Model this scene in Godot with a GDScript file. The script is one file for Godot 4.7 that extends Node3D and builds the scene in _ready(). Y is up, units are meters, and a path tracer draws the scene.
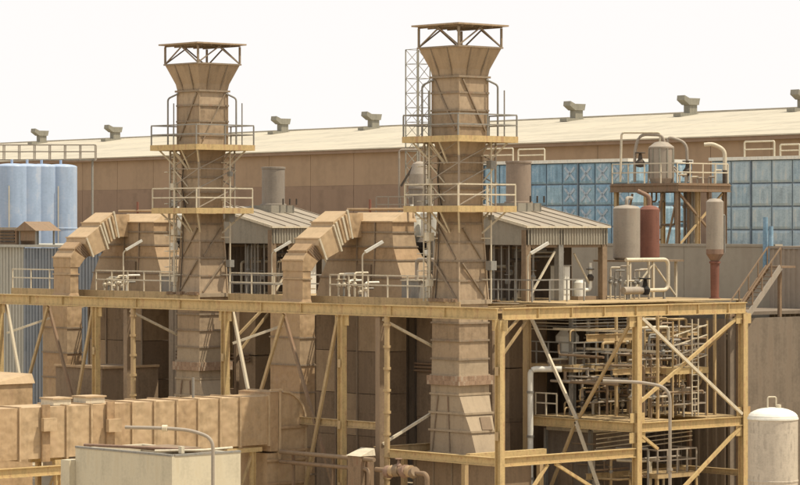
extends Node3D
# Desert power plant: two exhaust stacks, ducts and yellow frames in front of a long warehouse.
# Plant axes: +X runs right and away from the camera, +Z runs right and towards it; y is up, metres.

const UNIT := Vector3(0, 0, -20.2)      # spacing of the two identical units
var U := Vector3.ZERO                   # offset of the unit being built
var M := {}
var taken := {}
var boxes := {}
var rng := RandomNumberGenerator.new()

# ------------------------------------------------------------------ helpers
func numbered(n: String) -> String:
	if not taken.has(n):
		taken[n] = 0
		return n
	taken[n] += 1
	return "%s_%03d" % [n, taken[n]]

func thing(called: String, label: String, category: String, at := Vector3.ZERO, group := "") -> Node3D:
	var o := Node3D.new()
	o.name = numbered(called)
	add_child(o)
	o.position = at
	o.set_meta("label", label)
	o.set_meta("category", category)
	if group != "":
		o.set_meta("group", group)
	return o

func put(parent: Node3D, called: String, mesh: Mesh, mat: Material, t: Transform3D) -> MeshInstance3D:
	var o := MeshInstance3D.new()
	o.name = called
	o.mesh = mesh
	o.material_override = mat
	parent.add_child(o, true)
	o.transform = parent.global_transform.affine_inverse() * t
	return o

func structure(called: String, mesh: Mesh, mat: Material, at := Vector3.ZERO) -> MeshInstance3D:
	var o := put(self, called, mesh, mat, Transform3D(Basis(), at))
	o.set_meta("kind", "structure")
	return o

func box_mesh(s: Vector3) -> BoxMesh:
	var k := "%.3f,%.3f,%.3f" % [s.x, s.y, s.z]
	if not boxes.has(k):
		var b := BoxMesh.new()
		b.size = s
		boxes[k] = b
	return boxes[k]

func bx(p: Node3D, called: String, lo: Vector3, hi: Vector3, mat: Material) -> MeshInstance3D:
	return put(p, called, box_mesh((hi - lo).abs()), mat, Transform3D(Basis(), (lo + hi) * 0.5))

func frame_of(a: Vector3, b: Vector3, up := Vector3.UP) -> Basis:
	var f := (b - a).normalized()
	if absf(f.dot(up)) > 0.99:
		up = Vector3.RIGHT
	var r := f.cross(up).normalized()
	return Basis(r, r.cross(f).normalized(), -f)      # x right, y up, -z along

func bar(p: Node3D, called: String, a: Vector3, b: Vector3, w: float, h: float, mat: Material) -> MeshInstance3D:
	return put(p, called, box_mesh(Vector3(w, h, a.distance_to(b))), mat, Transform3D(frame_of(a, b), (a + b) * 0.5))

func add_box(st: SurfaceTool, c: Vector3, s: Vector3, b := Basis()) -> void:
	var v: Array[Vector3] = []
	for i in 8:
		v.append(c + b * Vector3((-0.5 if i & 1 == 0 else 0.5) * s.x, (-0.5 if i & 2 == 0 else 0.5) * s.y, (-0.5 if i & 4 == 0 else 0.5) * s.z))
	for q in [[0, 1, 3, 2], [5, 4, 6, 7], [4, 0, 2, 6], [1, 5, 7, 3], [2, 3, 7, 6], [4, 5, 1, 0]]:
		quad(st, v[q[0]], v[q[1]], v[q[2]], v[q[3]])

func quad(st: SurfaceTool, a: Vector3, b: Vector3, c: Vector3, d: Vector3) -> void:
	for v in [a, c, b, a, d, c]:
		st.add_vertex(v)

func begin() -> SurfaceTool:
	var st := SurfaceTool.new()
	st.begin(Mesh.PRIMITIVE_TRIANGLES)
	st.set_smooth_group(-1)
	return st

func done(st: SurfaceTool) -> ArrayMesh:
	st.generate_normals()
	return st.commit()

# rolled steel section along a-b: flanges above and below (or left and right for a column), web between
func ibeam(p: Node3D, called: String, a: Vector3, b: Vector3, w: float, h: float, mat: Material, turn := 0.0) -> MeshInstance3D:
	var l := a.distance_to(b)
	var k := "I%.3f,%.3f,%.3f" % [w, h, l]
	if not boxes.has(k):
		var st := begin()
		var tf := clampf(h * 0.09, 0.02, 0.05)
		add_box(st, Vector3(0, h * 0.5 - tf * 0.5, 0), Vector3(w, tf, l))
		add_box(st, Vector3(0, -h * 0.5 + tf * 0.5, 0), Vector3(w, tf, l))
		add_box(st, Vector3(0, 0, 0), Vector3(w * 0.16, h - 2.0 * tf, l - 0.004))
		boxes[k] = done(st)
	var bs := frame_of(a, b)
	if turn != 0.0:
		bs = bs * Basis(Vector3(0, 0, 1), turn)
	return put(p, called, boxes[k], mat, Transform3D(bs, (a + b) * 0.5))

# round pipe through points, corners rounded
func tube(p: Node3D, called: String, pts: Array, r: float, mat: Material, bend := 0.0, sides := 8) -> MeshInstance3D:
	var path: Array[Vector3] = []
	for i in pts.size():
		if bend > 0.0 and i > 0 and i < pts.size() - 1:
			var d0: Vector3 = (pts[i - 1] - pts[i])
			var d1: Vector3 = (pts[i + 1] - pts[i])
			var k: float = minf(bend, minf(d0.length(), d1.length()) * 0.48)
			var a: Vector3 = pts[i] + d0.normalized() * k
			var c: Vector3 = pts[i] + d1.normalized() * k
			for s in 6:
				var t := s / 5.0
				path.append(a.lerp(pts[i], t).lerp((pts[i] as Vector3).lerp(c, t), t))
		else:
			path.append(pts[i])
	var o: Vector3 = path[0]
	var st := SurfaceTool.new()
	st.begin(Mesh.PRIMITIVE_TRIANGLES)
	var rings := []
	var up := Vector3(0.31, 0.77, 0.55).normalized()
	for i in path.size():
		var f: Vector3 = (path[mini(i + 1, path.size() - 1)] - path[maxi(i - 1, 0)]).normalized()
		var x := f.cross(up).normalized()
		var y := x.cross(f)
		var ring := []
		for s in sides:
			var an := TAU * s / sides
			ring.append([path[i] - o + (x * cos(an) + y * sin(an)) * r, x * cos(an) + y * sin(an)])
		rings.append(ring)
	for i in rings.size() - 1:
		for s in sides:
			var s2 := (s + 1) % sides
			for v in [rings[i][s], rings[i][s2], rings[i + 1][s2], rings[i][s], rings[i + 1][s2], rings[i + 1][s]]:
				st.set_normal(v[1])
				st.add_vertex(v[0])
	for e in [0, rings.size() - 1]:
		var n: Vector3 = (path[0] - path[1]).normalized() if e == 0 else (path[-1] - path[-2]).normalized()
		for s in range(1, sides - 1):
			var tri := [rings[e][0][0], rings[e][s][0], rings[e][s + 1][0]]
			if (tri[1] - tri[0]).cross(tri[2] - tri[0]).dot(n) > 0.0:
				tri.reverse()
			for v in tri:
				st.set_normal(n)
				st.add_vertex(v)
	return put(p, called, st.commit(), mat, Transform3D(Basis(), o))

# lathe: profile of Vector2(radius, y) from bottom to top, about a vertical axis at c
func lathe(p: Node3D, called: String, c: Vector3, prof: Array, mat: Material, sides := 32) -> MeshInstance3D:
	var st := SurfaceTool.new()
	st.begin(Mesh.PRIMITIVE_TRIANGLES)
	for i in prof.size() - 1:
		var a: Vector2 = prof[i]
		var b: Vector2 = prof[i + 1]
		var t := (b - a).normalized()
		for s in sides:
			var a0 := TAU * s / sides
			var a1 := TAU * (s + 1) / sides
			var q := []
			for e in [[a, a0], [b, a0], [b, a1], [a, a1]]:
				var d := Vector3(cos(e[1]), 0, sin(e[1]))
				q.append([d * e[0].x + Vector3.UP * e[0].y, (d * t.y - Vector3.UP * t.x).normalized()])
			for k in [0, 2, 1, 0, 3, 2]:
				st.set_normal(q[k][1])
				st.add_vertex(q[k][0])
	return put(p, called, st.commit(), mat, Transform3D(Basis(), c))

# loft of equal closed rings of points (world), flat faces; caps close both ends
func loft(p: Node3D, called: String, rings: Array, mat: Material, caps := true) -> MeshInstance3D:
	var o: Vector3 = rings[0][0]
	var st := begin()
	var n: int = rings[0].size()
	for i in rings.size() - 1:
		for s in n:
			var s2 := (s + 1) % n
			quad(st, rings[i][s] - o, rings[i + 1][s] - o, rings[i + 1][s2] - o, rings[i][s2] - o)
	if caps:
		for e in [0, rings.size() - 1]:
			for s in range(1, n - 1):
				var tri := [rings[e][0] - o, rings[e][s] - o, rings[e][s + 1] - o]
				if e == 0:
					tri.reverse()
				for v in tri:
					st.add_vertex(v)
	return put(p, called, done(st), mat, Transform3D(Basis(), o))

func rect(y: float, x0: float, x1: float, z0: float, z1: float) -> Array:
	return [U + Vector3(x0, y, z0), U + Vector3(x0, y, z1), U + Vector3(x1, y, z1), U + Vector3(x1, y, z0)]

# square collar of four bars round a duct
func collar(p: Node3D, called: String, y: float, x0: float, x1: float, z0: float, z1: float, out: float, h: float, mat: Material) -> MeshInstance3D:
	var st := begin()
	var c := Vector3((x0 + x1) * 0.5, 0, (z0 + z1) * 0.5)
	var w := x1 - x0
	var d := z1 - z0
	add_box(st, Vector3(-w * 0.5 - out * 0.5, 0, 0), Vector3(out, h, d + 2.0 * out))
	add_box(st, Vector3(w * 0.5 + out * 0.5, 0, 0), Vector3(out, h, d + 2.0 * out))
	add_box(st, Vector3(0, 0, -d * 0.5 - out * 0.5), Vector3(w, h, out))
	add_box(st, Vector3(0, 0, d * 0.5 + out * 0.5), Vector3(w, h, out))
	return put(p, called, done(st), mat, Transform3D(Basis(), U + Vector3(c.x, y, c.z)))

# trapezoid-ribbed sheet from o along u (len), up along v (h), ribs stand out along n
func ribbed(p: Node3D, called: String, o: Vector3, u: Vector3, len: float, v: Vector3, h: float, pitch: float, depth: float, mat: Material) -> MeshInstance3D:
	var n := u.cross(v).normalized()
	var st := begin()
	var k := maxi(1, roundi(len / pitch))
	var w := len / k
	var vv := v * h
	for i in k:
		var b := u * (w * i)
		var q := [b, b + u * w * 0.4, b + u * w * 0.5 + n * depth, b + u * w * 0.9 + n * depth, b + u * w]
		for j in 4:
			quad(st, q[j], q[j] + vv, q[j + 1] + vv, q[j + 1])
	quad(st, u * len - n * 0.03, u * len - n * 0.03 + vv, vv - n * 0.03, -n * 0.03)
	return put(p, called, done(st), mat, Transform3D(Basis(), o))

# guard rail: posts, two rails and a kick plate as parts of p
func railing(p: Node3D, pts: Array, mat: Material, h := 1.1, gap := 1.5, kick: Material = null, ends := true) -> void:
	for i in pts.size() - 1:
		var a: Vector3 = pts[i]
		var b: Vector3 = pts[i + 1]
		var l := a.distance_to(b)
		var n := maxi(1, roundi(l / gap))
		for k in n + 1:
			if k == n and (i < pts.size() - 2 or not ends):
				continue
			var q := a.lerp(b, float(k) / n)
			bar(p, "post", q, q + Vector3.UP * (h - 0.03), 0.06, 0.06, mat)
		var ends_a := a + (b - a).normalized() * 0.002
		for f in [1.0, 0.55]:
			bar(p, "rail", ends_a + Vector3.UP * h * f, b + Vector3.UP * h * f, 0.07, 0.065, mat)
		if kick:
			bar(p, "kick_plate", ends_a + Vector3.UP * 0.08, b + Vector3.UP * 0.08, 0.02, 0.16, kick)

# valve: body, bonnet and hand wheel on a pipe
func valve(p: Node3D, c: Vector3, s: float, mat: Material) -> void:
	var v := lathe(p, "valve", c - Vector3.UP * 0.5 * s, [Vector2(0.001, 0), Vector2(0.32 * s, 0.05 * s), Vector2(0.4 * s, 0.45 * s), Vector2(0.2 * s, 0.7 * s), Vector2(0.12 * s, 1.2 * s), Vector2(0.001, 1.25 * s)], mat, 12)
	lathe(v, "hand_wheel", c + Vector3.UP * 0.68 * s, [Vector2(0.001, 0), Vector2(0.42 * s, 0), Vector2(0.45 * s, 0.05 * s), Vector2(0.42 * s, 0.1 * s), Vector2(0.001, 0.08 * s)], mat, 12)

# ------------------------------------------------------------------ materials
func lin(r: float, g: float, b: float) -> Color:
	return Color(r, g, b)

var noise_a: PackedByteArray
var noise_b: PackedByteArray
var noise_c: PackedByteArray
var normal_tex: NoiseTexture2D

func noise_bytes(seed_v: int, freq: float, oct: int) -> PackedByteArray:
	var f := FastNoiseLite.new()
	f.seed = seed_v
	f.frequency = freq
	f.fractal_octaves = oct
	var im := f.get_seamless_image(256, 256)
	im.convert(Image.FORMAT_L8)
	return im.get_data()

# weathered surface: base colour with coarse patches, fine grain, vertical runs and stains of their own colour
func weathered(base: Color, stain: Color, amount := 0.35, spread := 0.14, rough := 0.85, metres := 5.0, dents := 0.0, shift := 0) -> StandardMaterial3D:
	var data := PackedByteArray()
	data.resize(256 * 256 * 3)
	for y in 256:
		for x in 256:
			var i := y * 256 + x
			var j := ((y + shift * 37) % 256) * 256 + (x + shift * 91) % 256
			var a := noise_a[j] / 255.0
			var b := noise_b[(j * 1 + shift * 53) % 65536] / 255.0
			var run := noise_c[((y / 12 + shift * 11) % 256) * 256 + (x + shift * 29) % 256] / 255.0
			var k := 1.0 + spread * ((a - 0.5) * 1.5 + (b - 0.5) * 1.3 + (run - 0.5) * 2.3)
			var s := clampf((a * 0.35 + run * 0.6 + b * 0.2 - 0.62) * 5.0, 0.0, 1.0) * amount
			var c := base.lerp(stain, s)
			data[i * 3] = int(clampf(pow(clampf(c.r * k, 0.0, 1.0), 1.0 / 2.2), 0.0, 1.0) * 255.0)
			data[i * 3 + 1] = int(clampf(pow(clampf(c.g * k, 0.0, 1.0), 1.0 / 2.2), 0.0, 1.0) * 255.0)
			data[i * 3 + 2] = int(clampf(pow(clampf(c.b * k, 0.0, 1.0), 1.0 / 2.2), 0.0, 1.0) * 255.0)
	var m := StandardMaterial3D.new()
	m.albedo_texture = ImageTexture.create_from_image(Image.create_from_data(256, 256, false, Image.FORMAT_RGB8, data))
	m.roughness = rough
	m.metallic_specular = 0.3
	m.uv1_triplanar = true
	m.uv1_world_triplanar = true
	m.uv1_scale = Vector3.ONE / metres
	if dents > 0.0:
		m.normal_enabled = true
		m.normal_texture = normal_tex
		m.normal_scale = dents
	return m

func make_materials() -> void:
	noise_a = noise_bytes(11, 0.012, 4)
	noise_b = noise_bytes(23, 0.09, 3)
	noise_c = noise_bytes(37, 0.03, 3)
	normal_tex = NoiseTexture2D.new()
	normal_tex.width = 256
	normal_tex.height = 256
	normal_tex.seamless = true
	normal_tex.as_normal_map = true
	normal_tex.bump_strength = 6.0
	var fn := FastNoiseLite.new()
	fn.seed = 5
	fn.frequency = 0.02
	fn.fractal_octaves = 2
	normal_tex.noise = fn
	var rust := lin(0.153, 0.081, 0.048)
	var dust := lin(0.471, 0.380, 0.255)
	M.sand = weathered(lin(0.415, 0.339, 0.230), lin(0.281, 0.217, 0.150), 0.5, 0.2, 0.95, 9.0)
	M.stack = weathered(lin(0.355, 0.265, 0.172), lin(0.204, 0.146, 0.100), 0.5, 0.16, 0.8, 4.0, 0.25, 1)
	M.stack_b = weathered(lin(0.395, 0.30, 0.20), lin(0.223, 0.161, 0.111), 0.5, 0.16, 0.8, 4.3, 0.25, 2)
	M.stack_c = weathered(lin(0.32, 0.235, 0.15), lin(0.186, 0.130, 0.088), 0.6, 0.18, 0.8, 3.7, 0.25, 3)
	M.skirt = weathered(lin(0.375, 0.295, 0.20), lin(0.225, 0.171, 0.116), 0.4, 0.14, 0.75, 4.0, 0.2, 4)
	M.rib = weathered(lin(0.263, 0.206, 0.143), rust, 0.5, 0.2, 0.85, 3.0, 0.0, 5)
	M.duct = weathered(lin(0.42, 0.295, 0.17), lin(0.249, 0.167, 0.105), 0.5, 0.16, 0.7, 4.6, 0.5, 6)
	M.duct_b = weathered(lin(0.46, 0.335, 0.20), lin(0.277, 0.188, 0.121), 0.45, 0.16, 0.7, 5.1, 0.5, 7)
	M.duct_c = weathered(lin(0.37, 0.25, 0.14), lin(0.230, 0.152, 0.094), 0.55, 0.18, 0.7, 4.2, 0.5, 8)
	M.hopper = weathered(lin(0.375, 0.275, 0.172), lin(0.214, 0.156, 0.105), 0.5, 0.16, 0.8, 4.5, 0.3, 9)
	M.yellow = weathered(lin(0.51, 0.375, 0.18), lin(0.29, 0.18, 0.095), 0.8, 0.2, 0.7, 3.2, 0.0, 10)
	M.yellow_b = weathered(lin(0.43, 0.315, 0.165), lin(0.249, 0.167, 0.101), 0.6, 0.22, 0.75, 2.8, 0.0, 11)
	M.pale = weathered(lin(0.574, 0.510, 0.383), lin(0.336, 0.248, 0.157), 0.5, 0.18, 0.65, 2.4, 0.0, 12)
	M.brown_steel = weathered(lin(0.241, 0.167, 0.104), rust, 0.6, 0.2, 0.8, 2.6, 0.0, 13)
	M.grey_steel = weathered(lin(0.252, 0.239, 0.208), lin(0.188, 0.145, 0.102), 0.5, 0.18, 0.6, 3.0, 0.0, 14)
	M.dark = weathered(lin(0.080, 0.064, 0.049), lin(0.122, 0.093, 0.068), 0.4, 0.25, 0.85, 4.0, 0.0, 15)
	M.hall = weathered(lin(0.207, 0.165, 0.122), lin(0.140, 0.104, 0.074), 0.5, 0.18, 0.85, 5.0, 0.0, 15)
	M.casing = weathered(lin(0.25, 0.18, 0.115), lin(0.130, 0.094, 0.064), 0.5, 0.18, 0.8, 4.4, 0.2, 16)
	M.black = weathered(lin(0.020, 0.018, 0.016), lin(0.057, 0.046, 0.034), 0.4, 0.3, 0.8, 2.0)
	M.rust = weathered(lin(0.214, 0.095, 0.066), lin(0.151, 0.062, 0.040), 0.5, 0.2, 0.8, 2.6, 0.0, 17)
	M.rust_dull = weathered(lin(0.258, 0.168, 0.118), lin(0.163, 0.091, 0.058), 0.5, 0.2, 0.85, 2.6, 0.0, 18)
	M.flange = weathered(lin(0.32, 0.215, 0.14), lin(0.314, 0.266, 0.198), 0.8, 0.25, 0.85, 2.2, 0.0, 40)
	M.shed_roof = weathered(lin(0.30, 0.255, 0.195), lin(0.21, 0.16, 0.115), 0.6, 0.14, 0.75, 5.0, 0.0, 19)
	M.shed_side = weathered(lin(0.288, 0.260, 0.204), lin(0.189, 0.154, 0.112), 0.5, 0.14, 0.75, 4.0, 0.0, 20)
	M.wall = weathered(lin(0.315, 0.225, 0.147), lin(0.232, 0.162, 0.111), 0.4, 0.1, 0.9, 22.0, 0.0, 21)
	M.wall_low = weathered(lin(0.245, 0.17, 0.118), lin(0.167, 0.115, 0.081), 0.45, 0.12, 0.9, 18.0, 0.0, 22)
	M.roof = weathered(lin(0.436, 0.393, 0.307), lin(0.379, 0.318, 0.233), 0.6, 0.16, 0.9, 30.0, 0.0, 23)
	M.vent = weathered(lin(0.270, 0.254, 0.202), lin(0.238, 0.205, 0.154), 0.4, 0.15, 0.8, 3.0)
	M.blue_tank = weathered(lin(0.33, 0.41, 0.53), lin(0.420, 0.430, 0.450), 0.5, 0.1, 0.4, 5.0, 0.0, 24)
	M.panel_blue = weathered(lin(0.21, 0.335, 0.43), lin(0.340, 0.360, 0.360), 0.5, 0.25, 0.6, 3.4, 0.0, 25)
	M.panel_blue_b = weathered(lin(0.26, 0.385, 0.46), lin(0.400, 0.410, 0.400), 0.6, 0.25, 0.6, 3.1, 0.0, 26)
	M.panel_grey = weathered(lin(0.36, 0.44, 0.475), lin(0.389, 0.376, 0.331), 0.6, 0.22, 0.65, 3.3, 0.0, 27)
	M.panel_grey_b = weathered(lin(0.31, 0.40, 0.45), lin(0.351, 0.345, 0.308), 0.6, 0.24, 0.65, 2.9, 0.0, 28)
	M.emboss_glint = weathered(lin(0.370, 0.430, 0.480), lin(0.250, 0.330, 0.420), 0.6, 0.25, 0.6, 1.5, 0.0, 29)
	M.seam = weathered(lin(0.170, 0.210, 0.250), lin(0.144, 0.132, 0.107), 0.5, 0.2, 0.7, 2.0, 0.0, 30)
	M.white = weathered(lin(0.700, 0.681, 0.599), lin(0.429, 0.369, 0.283), 0.5, 0.12, 0.55, 3.0, 0.0, 31)
	M.white_tank = weathered(lin(0.52, 0.455, 0.365), lin(0.258, 0.225, 0.182), 0.85, 0.2, 0.6, 2.4, 0.0, 32)
	M.concrete = weathered(lin(0.536, 0.479, 0.352), lin(0.398, 0.338, 0.229), 0.5, 0.1, 0.9, 4.0, 0.0, 33)
	M.tan_wall = weathered(lin(0.353, 0.307, 0.234), lin(0.227, 0.185, 0.138), 0.4, 0.08, 0.9, 9.0, 0.0, 34)
	M.red_wall = weathered(lin(0.313, 0.257, 0.197), lin(0.178, 0.135, 0.101), 0.4, 0.1, 0.85, 7.0, 0.0, 35)
	M.sheet_grey = weathered(lin(0.389, 0.376, 0.322), lin(0.258, 0.225, 0.174), 0.4, 0.1, 0.7, 6.0, 0.0, 36)
	M.sheet_blue = weathered(lin(0.205, 0.225, 0.245), lin(0.20, 0.175, 0.15), 0.4, 0.12, 0.65, 6.0, 0.0, 37)
	M.cyl = weathered(lin(0.257, 0.220, 0.177), lin(0.160, 0.129, 0.099), 0.5, 0.15, 0.7, 3.0, 0.0, 38)
	M.cyl_b = weathered(lin(0.273, 0.212, 0.161), lin(0.168, 0.125, 0.091), 0.5, 0.15, 0.7, 3.0, 0.0, 41)
	M.vessel = weathered(lin(0.334, 0.287, 0.227), lin(0.234, 0.176, 0.134), 0.5, 0.15, 0.6, 3.0, 0.0, 39)

# ------------------------------------------------------------------ main
func _ready() -> void:
	rng.seed = 4242
	# camera: long lens, about 150 m away and 14 m up
	var cam := Camera3D.new()
	cam.name = "camera"
	add_child(cam)
	cam.position = Vector3(-99.86, 14.0, 106.54)
	cam.rotation_degrees = Vector3(-0.277, -42.0, 0)
	cam.fov = 9.243
	cam.near = 1.0
	cam.far = 3000.0
	cam.current = true
	# hazy white sky
	var we := WorldEnvironment.new()
	we.name = "environment"
	var env := Environment.new()
	env.background_mode = Environment.BG_SKY
	var sky := Sky.new()
	var sm := ProceduralSkyMaterial.new()
	sm.sky_top_color = Color(0.93, 0.945, 0.97)
	sm.sky_horizon_color = Color(1.0, 0.985, 0.975)
	sm.sky_curve = 0.5
	sm.ground_horizon_color = Color(0.80, 0.70, 0.56)
	sm.ground_bottom_color = Color(0.70, 0.60, 0.46)
	sm.sun_angle_max = 1.0
	sm.energy_multiplier = 1.0
	sky.sky_material = sm
	env.sky = sky
	env.background_energy_multiplier = 1.0
	env.tonemap_mode = Environment.TONE_MAPPER_LINEAR
	env.tonemap_exposure = 1.02
	env.sdfgi_enabled = true
	env.ssao_enabled = true
	env.ssil_enabled = true
	we.environment = env
	add_child(we)
	# sun: from the right and a little behind the plant, high
	var sun := DirectionalLight3D.new()
	sun.name = "sun"
	add_child(sun)
	sun.light_energy = 1.6
	sun.light_color = Color(1.0, 0.955, 0.87)
	sun.light_angular_distance = 0.6
	sun.shadow_enabled = true
	var to_sun := Vector3(0.27, 0.90, 0.35).normalized()
	sun.look_at_from_position(Vector3.ZERO, -to_sun, Vector3.UP)

	make_materials()
	ground()
	warehouse()
	back_buildings()
	panel_tanks()
	frames()
	for i in 2:
		U = UNIT * i
		unit(i)
	U = Vector3.ZERO
	duct_run()
	right_bay()
	process_tower()
	foreground()

func ground() -> void:
	var pm := PlaneMesh.new()
	pm.size = Vector2(2400, 2400)
	structure("ground", pm, M.sand)
	var st := begin()
	add_box(st, Vector3(0, 6.2, 0), Vector3(300, 12.4, 620))
	structure("terrace", done(st), M.sand, Vector3(27.6 + 150.0, 0, -110.0))

# ------------------------------------------------------------------ warehouse
func warehouse() -> void:
	var t := thing("warehouse", "long brown warehouse with low pale sheet roof along the skyline", "warehouse", Vector3(98.4, 12.4, -62.2))
	t.rotation.y = deg_to_rad(-4.5)
	var X := t.global_transform
	var put_box := func(called: String, lo: Vector3, hi: Vector3, mat: Material) -> MeshInstance3D:
		return put(t, called, box_mesh(hi - lo), mat, X * Transform3D(Basis(), (lo + hi) * 0.5))
	# wall in bays along local z; eave 9.6 above the terrace
	var z := 80.0
	var k := 0
	while z > -300.0:
		var w := 7.6
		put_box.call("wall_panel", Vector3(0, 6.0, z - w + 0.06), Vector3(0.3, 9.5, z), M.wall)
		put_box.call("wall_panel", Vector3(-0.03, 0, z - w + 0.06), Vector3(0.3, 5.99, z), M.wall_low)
		z -= w
		k += 1
	put_box.call("eave_gutter", Vector3(-0.5, 9.3, -300), Vector3(0.0, 9.62, 80), M.wall_low)
	put_box.call("back_wall", Vector3(49.7, 0, -300), Vector3(50, 9.5, 80), M.wall)
	for e in [[80.0, 80.3], [-300.3, -300.0]]:
		put_box.call("end_wall", Vector3(0, 0, e[0]), Vector3(50, 9.5, e[1]), M.wall)
	# roof slopes in wide sheets
	z = 80.5
	while z > -300.0:
		for s in [0, 1]:
			var st := begin()
			var a := Vector3(-0.6 if s == 0 else 50.6, 9.63, 0)
			var b := Vector3(25.0, 13.2, 0)
			var dz := Vector3(0, 0, -15.1)
			var th := Vector3(0, 0.12, 0)
			quad(st, a + th, b + th, b + th + dz, a + th + dz)
			quad(st, a, a + dz, b + dz, b)
			quad(st, a, a + th, a + th + dz, a + dz)
			quad(st, a, b, b + th, a + th)
			quad(st, a + dz, a + th + dz, b + th + dz, b + dz)
			put(t, "roof_sheet", done(st), M.roof, X * Transform3D(Basis(), Vector3(0, 0, z)))
		z -= 15.2
	put_box.call("ridge_cap", Vector3(24.5, 13.24, -300), Vector3(25.5, 13.42, 80), M.roof)
	# ridge ventilators: pedestal, body and hood leaning to one side
	var where := ["at the far left end", "second from the far left", "hidden behind the far stack", "just right of the far stack", "midway between the two stacks", "behind the near stack", "first right of the near stack", "above the brown pipe platform", "at the right edge of the picture"]
	var spots := [-165.0, -146.5, -127.0, -109.0, -91.0, -73.5, -55.5, -38.0, -22.0]
	for i in spots.size():
		if i == 2 or i == 5:
			continue
		var g: Vector3 = X * Vector3(22.6, 12.95, spots[i])
		var v := thing("roof_ventilator", "grey hooded ventilator on the warehouse roof, " + where[i], "ventilator", g, "ventilators on the warehouse ridge")
		v.rotation.y = deg_to_rad(-4.5)
		v.scale = Vector3.ONE * 0.68
		var Y := v.global_transform
		var st := begin()
		add_box(st, Vector3(-0.9, 0.0, 0), Vector3(3.6, 0.5, 1.6))
		put(v, "curb", done(st), M.vent, Y)
		st = begin()
		for q in [[Vector3(0, 1.0, 0), Vector3(1.5, 1.6, 1.3)]]:
			add_box(st, q[0], q[1])
		put(v, "throat", done(st), M.vent, Y)
		var hood := []
		var prof := [Vector2(1.0, 1.5), Vector2(1.25, 2.5), Vector2(-1.0, 2.5), Vector2(-2.0, 2.9), Vector2(-2.1, 2.2), Vector2(-1.0, 1.5)]
		for s in [-0.75, 0.75]:
			var ring := []
			for c in prof:
				ring.append(Y * Vector3(c.x * 0.95, c.y, s * 1.1))
			hood.append(ring)
		loft(v, "hood", hood, M.vent)

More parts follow.
